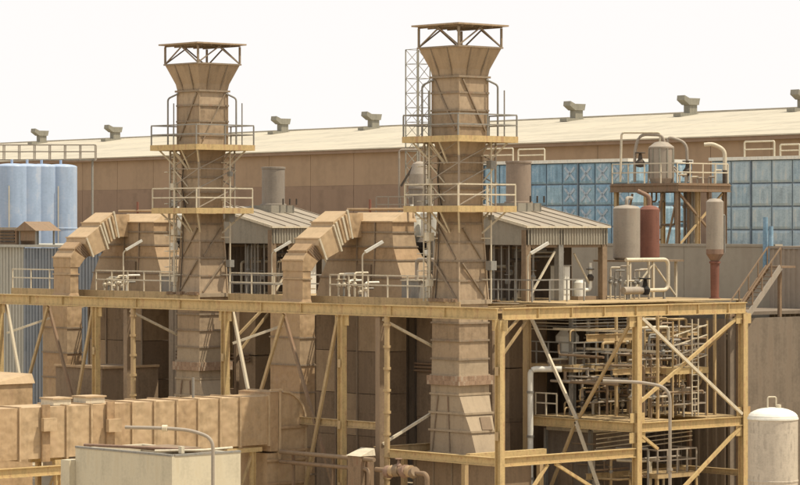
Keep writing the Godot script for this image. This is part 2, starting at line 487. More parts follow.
# ------------------------------------------------------------------ walls, sheds and round tanks behind
func back_buildings() -> void:
	var t := thing("retaining_wall", "plain tan wall below the blue panel tanks, behind the deck", "wall", Vector3(27.0, 0, -30))
	for i in 12:
		var z0 := -3.1 - 7.0 * (i + 1)
		bx(t, "wall_panel", Vector3(27.0, 0, z0 + 0.02), Vector3(27.5, 12.95, z0 + 7.0), M.tan_wall)
	bx(t, "coping", Vector3(26.95, 12.95, -87.1), Vector3(27.58, 13.1, -3.2), M.tan_wall)
	t = thing("ribbed_building", "brown ribbed sheet building standing behind the white domed tank", "building", Vector3(26.4, 0, 5))
	var z := -3.1
	while z < 14.0:
		ribbed(t, "wall_sheet", Vector3(26.4, 0, z), Vector3(0, 0, 1), 2.98, Vector3.UP, 12.85, 0.38, 0.05, M.red_wall)
		z += 3.0
	bx(t, "side_wall", Vector3(26.42, 0, -3.16), Vector3(27.5, 12.8, -3.11), M.red_wall)
	bx(t, "roof", Vector3(26.3, 12.86, -3.2), Vector3(36, 13.0, 14), M.red_wall)
	# corrugated shed on the left
	t = thing("corrugated_shed", "grey and blue corrugated sheet shed under the pale blue tanks", "shed", Vector3(12.5, 0, -58))
	var zc := -54.7
	for i in 7:
		ribbed(t, "wall_sheet", Vector3(12.5, 0, zc - 1.75 * (i + 1)), Vector3(0, 0, 1), 1.73, Vector3.UP, 12.75, 0.35, 0.07, M.sheet_grey)
	for i in 5:
		ribbed(t, "wall_sheet", Vector3(12.42, 0, zc + 1.7 * i), Vector3(0, 0, 1), 1.68, Vector3.UP, 12.7, 0.34, 0.07, M.sheet_blue)
	bx(t, "side_wall", Vector3(12.6, 0, -46.5), Vector3(24, 12.7, -46.3), M.sheet_blue)
	bx(t, "roof", Vector3(12.2, 12.76, -67.2), Vector3(24, 12.92, -46.2), M.sheet_grey)
	# small gabled hood on that shed
	t = thing("roof_hood", "small brown gabled hood on the corrugated shed roof", "roof hood", Vector3(13.4, 12.92, -54.6))
	var c := Vector3(13.4, 12.92, -54.6)
	for s in [[-0.7, -0.9], [-0.7, 0.9], [0.7, -0.9], [0.7, 0.9]]:
		bar(t, "leg", c + Vector3(s[0], 0, s[1]), c + Vector3(s[0], 0.9, s[1]), 0.1, 0.1, M.grey_steel)
	bx(t, "side_panel", c + Vector3(-0.72, 0.25, -0.84), c + Vector3(-0.66, 0.88, 0.84), M.brown_steel)
	loft(t, "gable_roof", [[c + Vector3(-1.0, 0.9, -1.2), c + Vector3(-1.0, 0.9, 1.3), c + Vector3(-1.0, 1.5, 0.0)], [c + Vector3(1.0, 0.9, -1.2), c + Vector3(1.0, 0.9, 1.3), c + Vector3(1.0, 1.5, 0.0)]], M.brown_steel)
	t = thing("roof_unit", "dark brown box unit with pale lid on the shed roof at the left edge", "roof unit", Vector3(13.5, 12.92, -56.9))
	c = Vector3(13.5, 12.92, -56.9)
	bx(t, "housing", c + Vector3(-0.8, 0, -1.0), c + Vector3(0.8, 0.95, 1.0), M.brown_steel)
	bx(t, "lid", c + Vector3(-1.0, 0.96, -1.2), c + Vector3(1.0, 1.12, 1.2), M.shed_roof)
	for i in 4:
		bx(t, "louvre", c + Vector3(-0.86, 0.15 + 0.2 * i, -0.8), c + Vector3(-0.81, 0.25 + 0.2 * i, 0.8), M.dark)
	# pale blue round tanks, four in a row
	var names := ["partly cut by the left edge", "second from the left", "third from the left", "rightmost of the four"]
	var px := [[23.0, -71.75], [23.9, -71.1], [24.7, -70.4], [25.75, -69.45]]
	for i in 4:
		var b := Vector3(px[i][0] + i * 0.35, 12.4, px[i][1] - i * 0.55 + 0.4)
		t = thing("round_tank", "pale blue upright round tank behind the corrugated shed, " + names[i], "tank", b, "pale blue round tanks")
		var prof := [Vector2(0.001, 0.0), Vector2(1.18, 0.0), Vector2(1.18, 1.5), Vector2(1.21, 1.52), Vector2(1.21, 1.62), Vector2(1.18, 1.64), Vector2(1.18, 6.0)]
		for k in 7:
			var an := k / 6.0 * PI * 0.5
			prof.append(Vector2(maxf(1.18 * cos(an), 0.001), 6.0 + 0.22 * sin(an)))
		lathe(t, "shell", b, prof, M.blue_tank, 40)
		tube(t, "top_pipe", [b + Vector3(0, 6.15, 0), b + Vector3(0, 6.5, 0)], 0.1, M.blue_tank)
		tube(t, "level_pipe", [b + Vector3(-0.9, 0.3, 0.95), b + Vector3(-0.9, 4.6, 0.95)], 0.04, M.pale)
	t = thing("tank_walkway", "steel walkway with rails over the tops of the pale blue tanks", "walkway", Vector3(27.5, 12.4, -74.5))
	var a := Vector3(25.2, 19.0, -77.5)
	var e := Vector3(31.0, 19.0, -72.2)
	bar(t, "floor", a, e, 0.8, 0.08, M.grey_steel)
	for q in [0.03, 0.5, 0.97]:
		var f := a.lerp(e, q)
		bar(t, "leg", Vector3(f.x, 12.4, f.z), f - Vector3.UP * 0.04, 0.12, 0.12, M.grey_steel)
	var side := Vector3(-0.27, 0, 0.29)
	railing(t, [a + side, e + side], M.vessel, 1.1, 1.1)
	railing(t, [a - side, e - side], M.vessel, 1.1, 1.1)
	# lattice mast behind the near stack
	t = thing("lattice_mast", "slim pale lattice mast rising behind the near stack", "mast", Vector3(29.3, 12.4, -35.2))
	var mc := Vector3(29.3, 12.4, -35.2)
	var h := 13.0
	for s in [[-0.55, -0.55], [0.55, -0.55], [0.55, 0.55], [-0.55, 0.55]]:
		bar(t, "leg", mc + Vector3(s[0], 0, s[1]), mc + Vector3(s[0], h, s[1]), 0.06, 0.06, M.vent)
	var cs := [Vector3(-0.55, 0, -0.55), Vector3(0.55, 0, -0.55), Vector3(0.55, 0, 0.55), Vector3(-0.55, 0, 0.55)]
	for lv in 14:
		var y0 := lv * h / 14.0
		for s in 4:
			var p0: Vector3 = mc + cs[s] + Vector3.UP * y0
			var p1: Vector3 = mc + cs[(s + 1) % 4] + Vector3.UP * (y0 + h / 14.0)
			bar(t, "diagonal", p0, p1, 0.03, 0.03, M.vent)
			bar(t, "crossbar", Vector3(p0.x, p1.y, p0.z), p1, 0.03, 0.03, M.vent)

# ------------------------------------------------------------------ sectional panel tanks
func panel_tank(label: String, x: float, z0: float, cols: int, rows: int, w: float, h: float, y0: float, mats: Array, embossed_from: int) -> void:
	var depth := 6.0
	var t := thing("panel_tank", label, "water tank", Vector3(x, 12.4, z0 + cols * w * 0.5), "sectional water tanks")
	bx(t, "base_beam", Vector3(x + 0.1, 12.4, z0), Vector3(x + depth, y0, z0 + cols * w), M.tan_wall)
	bx(t, "core", Vector3(x + 0.06, y0 + 0.001, z0 + 0.02), Vector3(x + depth, y0 + rows * h, z0 + cols * w - 0.02), M.seam)
	# one pressed panel: flanged plate with a raised cushion
	var st := begin()
	var n := Vector3(-1, 0, 0)
	var f := 0.05
	var a := [Vector3(0, f, f), Vector3(0, f, w - f), Vector3(0, h - f, w - f), Vector3(0, h - f, f)]
	var b := []
	var cc := Vector3(0, h * 0.5, w * 0.5)
	for v in a:
		b.append(cc + (v - cc) * 0.78 + n * 0.07)
	for s in 4:
		quad(st, a[s], b[s], b[(s + 1) % 4], a[(s + 1) % 4])
	quad(st, b[0], b[3], b[2], b[1])
	for s in 4:
		quad(st, a[s] - n * 0.06, a[s], a[(s + 1) % 4], a[(s + 1) % 4] - n * 0.06)
	var pm := done(st)
	# cross-shaped embossing on some panels, coloured lighter for sun glints
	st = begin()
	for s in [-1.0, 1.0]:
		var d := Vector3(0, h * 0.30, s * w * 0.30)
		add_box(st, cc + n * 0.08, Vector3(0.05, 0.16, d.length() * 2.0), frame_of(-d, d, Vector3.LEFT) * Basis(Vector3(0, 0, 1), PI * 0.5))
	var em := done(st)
	for c in cols:
		for r in rows:
			var o := Vector3(x, y0 + r * h, z0 + c * w)
			var p := put(t, "panel", pm, mats[rng.randi() % mats.size()], Transform3D(Basis(), o))
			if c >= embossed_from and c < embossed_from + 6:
				put(p, "embossing", em, M.emboss_glint, Transform3D(Basis(), o))
	# side wall panels facing +z
	var sc := int(depth / w)
	for c in sc:
		for r in rows:
			put(t, "panel", pm, mats[rng.randi() % mats.size()], Transform3D(Basis(Vector3.UP, PI * 0.5), Vector3(x + 0.06 + c * w, y0 + r * h, z0 + cols * w - 0.02)))
	bx(t, "roof_rim", Vector3(x - 0.15, y0 + rows * h + 0.01, z0 - 0.1), Vector3(x + depth, y0 + rows * h + 0.22, z0 + cols * w + 0.1), M.white)
	for c in range(2, cols, 3):
		bar(t, "stay", Vector3(x - 0.07, y0, z0 + c * w), Vector3(x - 0.07, y0 + rows * h, z0 + c * w), 0.07, 0.07, M.seam)

func panel_tanks() -> void:
	panel_tank("faded grey blue sectional panel tank at the right edge", 44.0, -23.35, 8, 4, 1.7, 1.47, 12.42, [M.panel_grey, M.panel_grey_b, M.panel_grey], 99)
	panel_tank("deep blue sectional panel tank with cross embossed panels, behind the open shed", 39.0, -42.2, 11, 4, 1.48, 1.38, 12.7, [M.panel_blue, M.panel_blue_b], 7)
	# small rail frames on the tank roofs
	var t := thing("hatch_rail", "pale pipe rail frame on the roof of the right hand panel tank", "railing", Vector3(45, 18.52, -20))
	for q in [[-21.4, -18.9, 1.0], [-18.4, -16.8, 0.75]]:
		tube(t, "rail", [Vector3(45, 18.52, q[0]), Vector3(45, 18.52 + q[2], q[0]), Vector3(45, 18.52 + q[2], q[1]), Vector3(45, 18.52, q[1])], 0.06, M.pale, 0.12)
		tube(t, "rail", [Vector3(45, 18.52 + q[2] * 0.5, q[0]), Vector3(45, 18.52 + q[2] * 0.5, q[1])], 0.04, M.pale)
	t = thing("hatch_rail", "pale pipe rail frame on the blue tank roof beside the near stack", "railing", Vector3(40, 18.25, -40))
	for q in [[-41.0, -37.5, 0.9], [-37.0, -34.5, 0.8]]:
		tube(t, "rail", [Vector3(40, 18.44, q[0]), Vector3(40, 18.44 + q[2], q[0]), Vector3(40, 18.44 + q[2], q[1]), Vector3(40, 18.44, q[1])], 0.05, M.pale, 0.12)
		tube(t, "rail", [Vector3(40, 18.44 + q[2] * 0.5, q[0]), Vector3(40, 18.44 + q[2] * 0.5, q[1])], 0.04, M.pale)

# ------------------------------------------------------------------ yellow steel frames
func frames() -> void:
	var t := thing("steel_gallery", "long yellow steel gallery frame carrying the deck under both stacks", "steel frame", Vector3(-4, 0, -13))
	var Y: Material = M.yellow
	var zs := [6.95, -4.15, -13.25, -24.35, -33.45, -44.55]
	for z in zs:
		ibeam(t, "column", Vector3(-4, 0, z), Vector3(-4, 9.74, z), 0.3, 0.36, Y, PI * 0.5)
		bx(t, "base_plate", Vector3(-4.3, 0, z - 0.3), Vector3(-3.7, 0.05, z + 0.3), Y)
	for i in 2:
		# round column with couplings beside a grey box column
		var z := -0.85 - 20.2 * i
		var c := tube(t, "pipe_column", [Vector3(-4.0, 0, z), Vector3(-4.0, 9.74, z)], 0.14, M.yellow_b, 0.0, 12)
		for k in 9:
			tube(c, "coupling", [Vector3(-4.0, 0.9 + k * 1.05, z), Vector3(-4.0, 1.02 + k * 1.05, z)], 0.19, M.yellow_b, 0.0, 12)
		bar(t, "column", Vector3(-3.9, 0, z - 0.62), Vector3(-3.9, 9.7, z - 0.62), 0.32, 0.32, M.casing)
	for z in zs:
		bx(t, "gusset", Vector3(-4.02, 9.25, z - 0.5), Vector3(-3.98, 9.745, z + 0.5), Y)
		for k in 3:
			bx(t, "splice_plate", Vector3(-4.2, 1.2 + 3.0 * k, z - 0.1), Vector3(-4.183, 1.6 + 3.0 * k, z + 0.1), M.yellow_b)
	# front line beam in bays
	for i in zs.size() - 1:
		ibeam(t, "beam", Vector3(-4, 10.03, zs[i] - (0.0 if i > 0 else 0.16)), Vector3(-4, 10.03, zs[i + 1] + 0.004), 0.26, 0.56, Y)
		for k in 2:
			var zz: float = lerpf(zs[i], zs[i + 1], 0.33 + 0.34 * k)
			bx(t, "stiffener", Vector3(-4.125, 9.82, zz - 0.02), Vector3(-3.875, 10.24, zz + 0.02), Y)
	# second line and cross beams under the deck
	for z in [6.95, -0.6, -4.15, -13.25, -19.2, -24.35, -33.45, -39.4]:
		if z < 6.0:
			ibeam(t, "column", Vector3(5.15, 0, z), Vector3(5.15, 9.74, z), 0.3, 0.3, M.yellow_b)
			ibeam(t, "cross_beam", Vector3(-3.86, 9.95, z), Vector3(5.0, 9.95, z), 0.2, 0.36, M.yellow_b)
	ibeam(t, "beam", Vector3(5.15, 9.97, 6.7), Vector3(5.15, 9.97, -45.0), 0.24, 0.46, M.yellow_b)
	# walkway edge beams at the railing line
	for i in 3:
		var o := Vector3(0, 0, -20.2 * i)
		if i < 2:
			bar(t, "edge_beam", Vector3(0.5, 10.33, -1.3) + o, Vector3(0.5, 10.33, -18.6) + o, 0.08, 0.36, M.yellow_b)
		bar(t, "edge_beam", Vector3(-1.4, 10.3, 1.5) + o, Vector3(-1.4, 10.3, -1.25) + o, 0.08, 0.3, M.yellow_b)
	# vertical bracing in the front plane
	for i in 3:
		var o := Vector3(0, 0, -20.2 * i)
		if i < 2:
			bar(t, "brace", Vector3(-4, 9.7, -8.6) + o, Vector3(-4, 0.2, -12.95) + o, 0.13, 0.16, M.yellow_b)
			bar(t, "brace", Vector3(-3.83, 9.7, -8.8) + o, Vector3(-3.83, 0.2, -4.5) + o, 0.13, 0.16, M.brown_steel)
			bar(t, "brace", Vector3(-4, 9.65, -4.45) + o, Vector3(-4, 0.2, -7.2) + o, 0.13, 0.16, M.yellow_b)
		if i > 0:
			bar(t, "brace", Vector3(-3.7, 9.7, 7.2) + o, Vector3(-3.7, 4.9, 8.7) + o, 0.14, 0.14, M.pale)
			bar(t, "brace", Vector3(0.5, 9.7, 9.3) + o, Vector3(-3.6, 8.1, 7.05) + o, 0.1, 0.12, M.pale)
	# bracing behind the near stack and behind the far one
	for i in 2:
		var o := Vector3(0, 0, -20.2 * i)
		bar(t, "brace", Vector3(-3.9, 9.6, -1.3) + o, Vector3(3.0, 6.7, -1.3) + o, 0.12, 0.12, M.pale)
		bar(t, "brace", Vector3(-3.9, 3.6, -1.3) + o, Vector3(3.0, 6.5, -1.3) + o, 0.12, 0.12, M.pale)
		bar(t, "brace", Vector3(5.0, 9.7, -0.75) + o, Vector3(3.1, 8.2, -0.75) + o, 0.12, 0.12, M.yellow_b)
		bar(t, "brace", Vector3(5.0, 9.3, -0.55) + o, Vector3(3.1, 7.4, -0.55) + o, 0.11, 0.11, M.yellow_b)
		bar(t, "column", Vector3(3.1, 0, -0.95) + o, Vector3(3.1, 9.76, -0.95) + o, 0.22, 0.22, M.casing)
		# low level: beams round the stack foot
		ibeam(t, "beam", Vector3(-4, 3.2, -0.65) + o, Vector3(-4, 3.2, 6.8 if i == 0 else 6.0) + o, 0.22, 0.4, Y)
		ibeam(t, "beam", Vector3(-3.85, 3.25, -1.9) + o, Vector3(3.0, 3.25, -1.9) + o, 0.22, 0.4, M.yellow_b)
		bar(t, "beam", Vector3(-2.2, 3.13, 2.9) + o, Vector3(2.9, 3.13, 2.9) + o, 0.3, 0.3, Y)
		ibeam(t, "beam", Vector3(-3.8, 4.45, -1.7) + o, Vector3(-3.8, 4.45, -8.0) + o, 0.2, 0.36, M.yellow_b)
		bar(t, "beam", Vector3(3.33, 5.0, -0.4) + o, Vector3(3.33, 5.0, -4.0) + o, 0.2, 0.4, M.brown_steel)
		bx(t, "deck_plate", Vector3(-2.6, 2.96, -1.6) + o, Vector3(2.8, 3.0, 3.1) + o, M.casing)
		for q in [Vector3(-2.4, 0, -1.4), Vector3(2.6, 0, -1.4), Vector3(-2.4, 0, 2.9), Vector3(2.6, 0, 2.9)]:
			bar(t, "column", q + o, q + o + Vector3.UP * 2.955, 0.24, 0.24, M.yellow_b)
	# upper deck plates behind the railing line
	for iz in 17:
		var z1 := 1.9 - 2.0 * iz
		for q in [[5.4, 9.6], [9.62, 13.8]]:
			bx(t, "deck_plate", Vector3(q[0], 10.22, z1 - 1.97), Vector3(q[1], 10.28, z1), M.yellow_b)
	for iz in 5:
		var z1 := 1.9 - 2.0 * iz
		bx(t, "deck_plate", Vector3(13.84, 10.22, z1 - 1.97), Vector3(18.75, 10.28, z1), M.yellow_b)
	for q in [Vector3(18.5, 0, 1.7), Vector3(18.5, 0, -7.6), Vector3(13.6, 0, -31.0), Vector3(13.6, 0, -8.0), Vector3(13.6, 0, -20.0)]:
		bar(t, "column", q, q + Vector3.UP * 10.21, 0.3, 0.3, M.yellow_b)
	for iz in 9:
		var zw := -1.45 - 1.9 * iz
		for i in 2:
			if not (iz >= 4 and iz <= 5):
				bx(t, "walkway_plate", Vector3(0.56, 10.3, zw - 1.87 - 20.2 * i), Vector3(2.0, 10.36, zw - 20.2 * i), M.brown_steel)

	# right hand frame
	t = thing("braced_tower", "yellow steel pipe tower frame with X bracing right of the near stack", "steel frame", Vector3(4, 0, 6.95))
	for q in [Vector3(5.15, 0, 6.95), Vector3(12.8, 0, 6.95)]:
		ibeam(t, "column", q, q + Vector3.UP * 9.74, 0.32, 0.36, Y, PI * 0.5)
		bx(t, "base_plate", q + Vector3(-0.3, 0, -0.3), q + Vector3(0.3, 0.05, 0.3), Y)
	for q in [Vector3(16.3, 0, 2.9), Vector3(12.8, 0, -0.6)]:
		ibeam(t, "column", q, q + Vector3.UP * 9.74, 0.32, 0.32, M.yellow_b, PI * 0.5)
	ibeam(t, "beam", Vector3(-3.84, 10.03, 6.95), Vector3(12.97, 10.03, 6.95), 0.26, 0.56, Y)
	for k in 7:
		bx(t, "stiffener", Vector3(-1.6 + 2.2 * k, 9.82, 6.83), Vector3(-1.56 + 2.2 * k, 10.24, 7.07), Y)
	ibeam(t, "beam", Vector3(12.8, 10.03, 6.8), Vector3(12.8, 10.03, -9.0), 0.24, 0.5, Y)
	ibeam(t, "beam", Vector3(-3.84, 3.2, 6.95), Vector3(5.0, 3.2, 6.95), 0.24, 0.44, Y)
	# level at 4.6
	ibeam(t, "beam", Vector3(5.15, 4.4, -0.45), Vector3(5.15, 4.4, 6.78), 0.24, 0.46, Y)
	ibeam(t, "beam", Vector3(5.3, 4.4, 6.95), Vector3(12.65, 4.4, 6.95), 0.24, 0.46, Y)
	ibeam(t, "beam", Vector3(12.8, 4.4, 6.8), Vector3(12.8, 4.4, -0.45), 0.24, 0.46, Y)
	ibeam(t, "beam", Vector3(5.3, 4.4, -0.6), Vector3(12.65, 4.4, -0.6), 0.24, 0.46, M.yellow_b)
	for i in 3:
		for k in 2:
			if i == 1 and k == 1:
				continue
			bx(t, "floor_plate", Vector3(5.35 + 2.45 * i, 4.64, -0.4 + 3.6 * k), Vector3(7.76 + 2.45 * i, 4.68, 3.17 + 3.6 * k), M.yellow_b)
	# back beams at 8.75 and 6.2
	ibeam(t, "beam", Vector3(8.4, 8.75, 2.9), Vector3(16.15, 8.75, 2.9), 0.22, 0.46, M.yellow_b)
	ibeam(t, "beam", Vector3(9.3, 6.35, 2.4), Vector3(20.5, 6.35, 2.4), 0.22, 0.4, M.yellow_b)
	bar(t, "column", Vector3(20.3, 0, 2.4), Vector3(20.3, 6.15, 2.4), 0.25, 0.25, M.brown_steel)
	bar(t, "column", Vector3(9.4, 4.7, 2.4), Vector3(9.4, 9.7, 2.4), 0.2, 0.2, M.yellow_b)
	bar(t, "column", Vector3(13.6, 0.0, 2.6), Vector3(13.6, 8.5, 2.6), 0.18, 0.18, M.brown_steel)
	ibeam(t, "beam", Vector3(5.3, 7.0, 5.2), Vector3(8.7, 7.0, 5.2), 0.16, 0.3, M.yellow_b)
	ibeam(t, "beam", Vector3(5.3, 8.6, 3.4), Vector3(12.6, 8.6, 3.4), 0.18, 0.36, M.yellow_b)
	ibeam(t, "beam", Vector3(5.3, 1.8, 3.4), Vector3(12.6, 1.8, 3.4), 0.18, 0.3, M.yellow_b)
	ibeam(t, "beam", Vector3(12.8, 1.8, 6.8), Vector3(12.8, 1.8, -0.45), 0.2, 0.3, M.yellow_b)
	# X brace between the middle and rear column
	var mid := Vector3(5.15, 4.6, 2.95)
	bar(t, "brace", Vector3(5.15, 9.6, -0.35), mid + Vector3(0, -0.1, 0.0), 0.12, 0.15, M.pale)
	bar(t, "brace", mid + Vector3(-0.13, -0.1, 0), Vector3(5.02, 0.6, 4.9), 0.12, 0.15, M.pale)
	bar(t, "brace", Vector3(5.15, 9.4, 6.5), mid + Vector3(0, 0.1, 0.1), 0.12, 0.14, M.yellow_b)
	bar(t, "brace", mid + Vector3(-0.13, -0.1, 0), Vector3(5.02, 0.6, 0.9), 0.12, 0.14, M.yellow_b)
	for q in [[5.15, 9.745], [12.8, 9.745], [5.15, 4.16], [12.8, 4.16]]:
		bx(t, "gusset", Vector3(q[0] - 0.55, q[1] - 0.5, 6.96), Vector3(q[0] + 0.55, q[1], 6.99), Y)
	for q in [[5.15, 5.1], [12.8, 5.1]]:
		bx(t, "gusset", Vector3(q[0] - 0.5, 4.635, 6.96), Vector3(q[0] + 0.5, q[1], 6.99), Y)
	# X and K braces in the right bay
	bar(t, "brace", Vector3(5.4, 9.65, 7.05), Vector3(12.6, 4.75, 7.05), 0.12, 0.15, M.pale)
	bar(t, "brace", Vector3(12.6, 9.65, 6.9), Vector3(5.4, 5.6, 6.9), 0.12, 0.15, Y)
	bar(t, "brace", Vector3(12.6, 4.1, 6.95), Vector3(6.9, 0.3, 6.95), 0.14, 0.16, Y)
	bar(t, "brace", Vector3(5.3, 4.1, 6.95), Vector3(6.6, 3.3, 6.95), 0.12, 0.14, Y)
	bar(t, "brace", Vector3(-0.9, 2.95, 6.95), Vector3(-3.4, 0.3, 6.95), 0.12, 0.14, Y)
	bar(t, "brace", Vector3(-0.4, 2.95, 6.95), Vector3(4.9, 0.3, 6.95), 0.12, 0.14, Y)
	bar(t, "brace", Vector3(12.7, 9.5, 6.6), Vector3(12.7, 6.7, 3.0), 0.12, 0.14, M.yellow_b)
	bar(t, "brace", Vector3(16.1, 8.4, 2.9), Vector3(13.8, 5.8, 2.9), 0.1, 0.12, M.yellow_b)
	bar(t, "brace", Vector3(10.0, 6.6, 2.9), Vector3(12.4, 8.5, 2.9), 0.1, 0.12, M.yellow_b)
	# wall added to keep the view under the deck dark
	t = thing("added_hall_wall", "added brown ribbed wall that keeps the view below the deck dark", "building", Vector3(14.2, 0, -20))
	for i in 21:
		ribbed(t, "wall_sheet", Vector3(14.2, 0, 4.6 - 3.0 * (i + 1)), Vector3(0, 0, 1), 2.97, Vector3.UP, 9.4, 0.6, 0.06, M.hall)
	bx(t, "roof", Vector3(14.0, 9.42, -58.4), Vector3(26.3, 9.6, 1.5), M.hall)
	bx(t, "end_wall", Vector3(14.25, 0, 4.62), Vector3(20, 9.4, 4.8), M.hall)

# ------------------------------------------------------------------ one power unit
func unit(i: int) -> void:
	stack(i)
	elbow(i)
	hopper(i)
	casings(i)
	shed(i)
	deck_items(i)

func stack(i: int) -> void:
	var which: String = ["near", "far"][i]
	var t := thing("exhaust_stack", ["nearer and taller looking tan square exhaust stack with roofed flared head", "farther tan square exhaust stack on the left with roofed flared head"][i], "exhaust stack", U + Vector3(0, 3.0, 0), "exhaust stacks")
	var mats := [M.stack, M.stack_b, M.stack_c]
	# y, half width; the plates between two rings are one section
	var lv := [[21.3, 0.95], [20.55, 0.95], [19.7, 0.95], [18.95, 0.95], [18.3, 0.93], [17.5, 0.76], [16.7, 0.75], [15.9, 0.74], [15.05, 0.73], [14.2, 0.75], [13.3, 0.80], [12.4, 0.85], [11.45, 0.90], [10.4, 0.96], [9.4, 0.96], [8.55, 0.96], [7.65, 0.97], [6.85, 0.98], [6.4, 1.0], [5.95, 1.0]]
	for k in lv.size() - 1:
		var a: Array = lv[k]
		var b: Array = lv[k + 1]
		loft(t, "shaft_section", [rect(b[0], -b[1], b[1], -b[1], b[1]), rect(a[0], -a[1], a[1], -a[1], a[1])], mats[(k * 7 + i) % 3] if b[0] > 7.0 else M.skirt, false)
		var rm: Material = M.rib
		var rh := 0.09
		var out := 0.06
		if k >= 16:
			rm = M.skirt
		if k == 17:
			continue
		collar(t, "stiffener_ring", b[0], -b[1], b[1], -b[1], b[1], out, rh, rm)
	collar(t, "flange", 6.62, -0.99, 0.99, -0.99, 0.99, 0.16, 0.44, M.flange)
	collar(t, "flange", 10.42, -0.97, 0.97, -0.97, 0.97, 0.12, 0.2, M.skirt)
	# transition at the foot: widens towards +z, leans back on the right
	var tr := [[5.95, -1.0, 1.0, -1.0, 1.0], [5.0, -1.02, 0.75, -1.0, 1.45], [4.15, -1.04, 0.52, -1.0, 1.9], [3.05, -1.06, 0.22, -1.0, 2.3]]
	for k in 3:
		var a: Array = tr[k]
		var b: Array = tr[k + 1]
		loft(t, "transition", [rect(b[0], b[1], b[2], b[3], b[4]), rect(a[0], a[1], a[2], a[3], a[4])], M.skirt, false)
		collar(t, "stiffener_ring", b[0] + 0.05, b[1], b[2], b[3], b[4], 0.08, 0.1, M.skirt)
	for q in [-0.45, 0.25]:
		bar(t, "seam_bar", U + Vector3(-1.06, 5.85, q), U + Vector3(-1.1, 3.15, q * 1.8), 0.05, 0.05, M.rib)
	bar(t, "inspection_door", U + Vector3(0.0, 4.25, 1.92), U + Vector3(0.1, 4.85, 1.62), 0.55, 0.12, M.casing)
	# flared head and roof
	loft(t, "flared_head", [rect(21.3, -0.95, 0.95, -0.95, 0.95), rect(21.7, -1.02, 1.02, -1.02, 1.02), rect(22.72, -1.42, 1.42, -1.42, 1.42)], M.stack, false)
	collar(t, "stiffener_ring", 21.32, -0.96, 0.96, -0.96, 0.96, 0.1, 0.1, M.rib)
	collar(t, "head_rim", 22.75, -1.42, 1.42, -1.42, 1.42, 0.07, 0.08, M.rib)
	for s in [[-1, -1], [-1, 1], [1, 1], [1, -1]]:
		for e in [0.45]:
			bar(t, "head_rib", U + Vector3(s[0] * 0.97, 21.4, s[0] * s[1] * s[0] * e), U + Vector3(s[0] * 1.42, 22.7, s[1] * e * 1.3), 0.05, 0.05, M.rib)
			bar(t, "head_rib", U + Vector3(s[0] * e, 21.4, s[1] * 0.97), U + Vector3(s[0] * e * 1.3, 22.7, s[1] * 1.42), 0.05, 0.05, M.rib)
	var rf := bx(t, "rain_roof", U + Vector3(-1.68, 23.78, -1.68), U + Vector3(1.68, 23.86, 1.68), M.stack)
	for s in [-1.3, -0.65, 0.0, 0.65, 1.3]:
		bar(rf, "roof_rib", U + Vector3(s, 23.74, -1.6), U + Vector3(s, 23.74, 1.6), 0.06, 0.075, M.rib)
	for a in 4:
		var c0 := Vector3(1.42, 0, 1.42).rotated(Vector3.UP, a * PI * 0.5)
		var c1 := Vector3(1.42, 0, 1.42).rotated(Vector3.UP, (a + 1) * PI * 0.5)
		var mid := (c0 + c1) * 0.5
		bar(t, "roof_post", U + c0 + Vector3.UP * 22.8, U + c0 + Vector3.UP * 23.7, 0.09, 0.09, M.rib)
		bar(t, "roof_brace", U + c0.lerp(c1, 0.02) + Vector3.UP * 22.82, U + mid + Vector3.UP * 23.68, 0.06, 0.06, M.rib)
		bar(t, "roof_brace", U + c1.lerp(c0, 0.02) + Vector3.UP * 22.82, U + mid + Vector3.UP * 23.68, 0.06, 0.06, M.rib)
	for s in [[-1, -1], [-1, 1], [1, 1], [1, -1]]:
		bar(t, "corner_angle", U + Vector3(s[0] * 0.97, 10.45, s[1] * 0.97), U + Vector3(s[0] * 0.74, 14.95, s[1] * 0.74), 0.07, 0.07, M.stack_b)
		bar(t, "corner_angle", U + Vector3(s[0] * 0.75, 15.0, s[1] * 0.75), U + Vector3(s[0] * 0.77, 17.5, s[1] * 0.77), 0.07, 0.07, M.stack_b)
		bar(t, "corner_angle", U + Vector3(s[0] * 0.955, 18.4, s[1] * 0.955), U + Vector3(s[0] * 0.955, 21.25, s[1] * 0.955), 0.06, 0.06, M.stack)
	# darker diagonal bars on the two faces that show and their opposites
	var sg := 1.0 if i == 0 else -1.0
	for q in [[21.2, 18.7, 0.99, 0.75], [14.0, 12.5, 0.86, 0.6], [12.3, 10.6, 0.97, 0.75]]:
		var hw: float = q[2]
		for s in [-1.0, 1.0]:
			bar(t, "diagonal_bar", U + Vector3(s * hw, q[0], -sg * q[3]), U + Vector3(s * hw, q[1], sg * q[3]), 0.06, 0.09, M.rib)
			bar(t, "diagonal_bar", U + Vector3(-sg * q[3], q[0], s * hw), U + Vector3(sg * q[3], q[1], s * hw), 0.09, 0.06, M.rib)
	# two platforms with rails, ring ladder and struts
	for pl in [[18.35, 1.95, 0.93, "upper"], [14.98, 1.9, 0.76, "lower"]]:
		var y: float = pl[0]
		var w: float = pl[1]
		var r: float = pl[2] + 0.08
		var st := begin()
		for q in [[-w, -r, -w, w], [r, w, -w, w], [-r, r, -w, -r], [-r, r, r, w]]:
			add_box(st, Vector3((q[0] + q[1]) * 0.5, 0, (q[2] + q[3]) * 0.5), Vector3(q[1] - q[0], 0.06, q[3] - q[2]))
		var fl := put(t, "platform_floor", done(st), M.yellow_b, Transform3D(Basis(), U + Vector3(0, y, 0)))
		collar(t, "platform_edge", y - 0.06, -w, w, -w, w, 0.05, 0.3, M.yellow)
		var ring := []
		for q in [[-1, -1], [-1, 1], [1, 1], [1, -1], [-1, -1]]:
			ring.append(U + Vector3(q[0] * w, y + 0.03, q[1] * w))
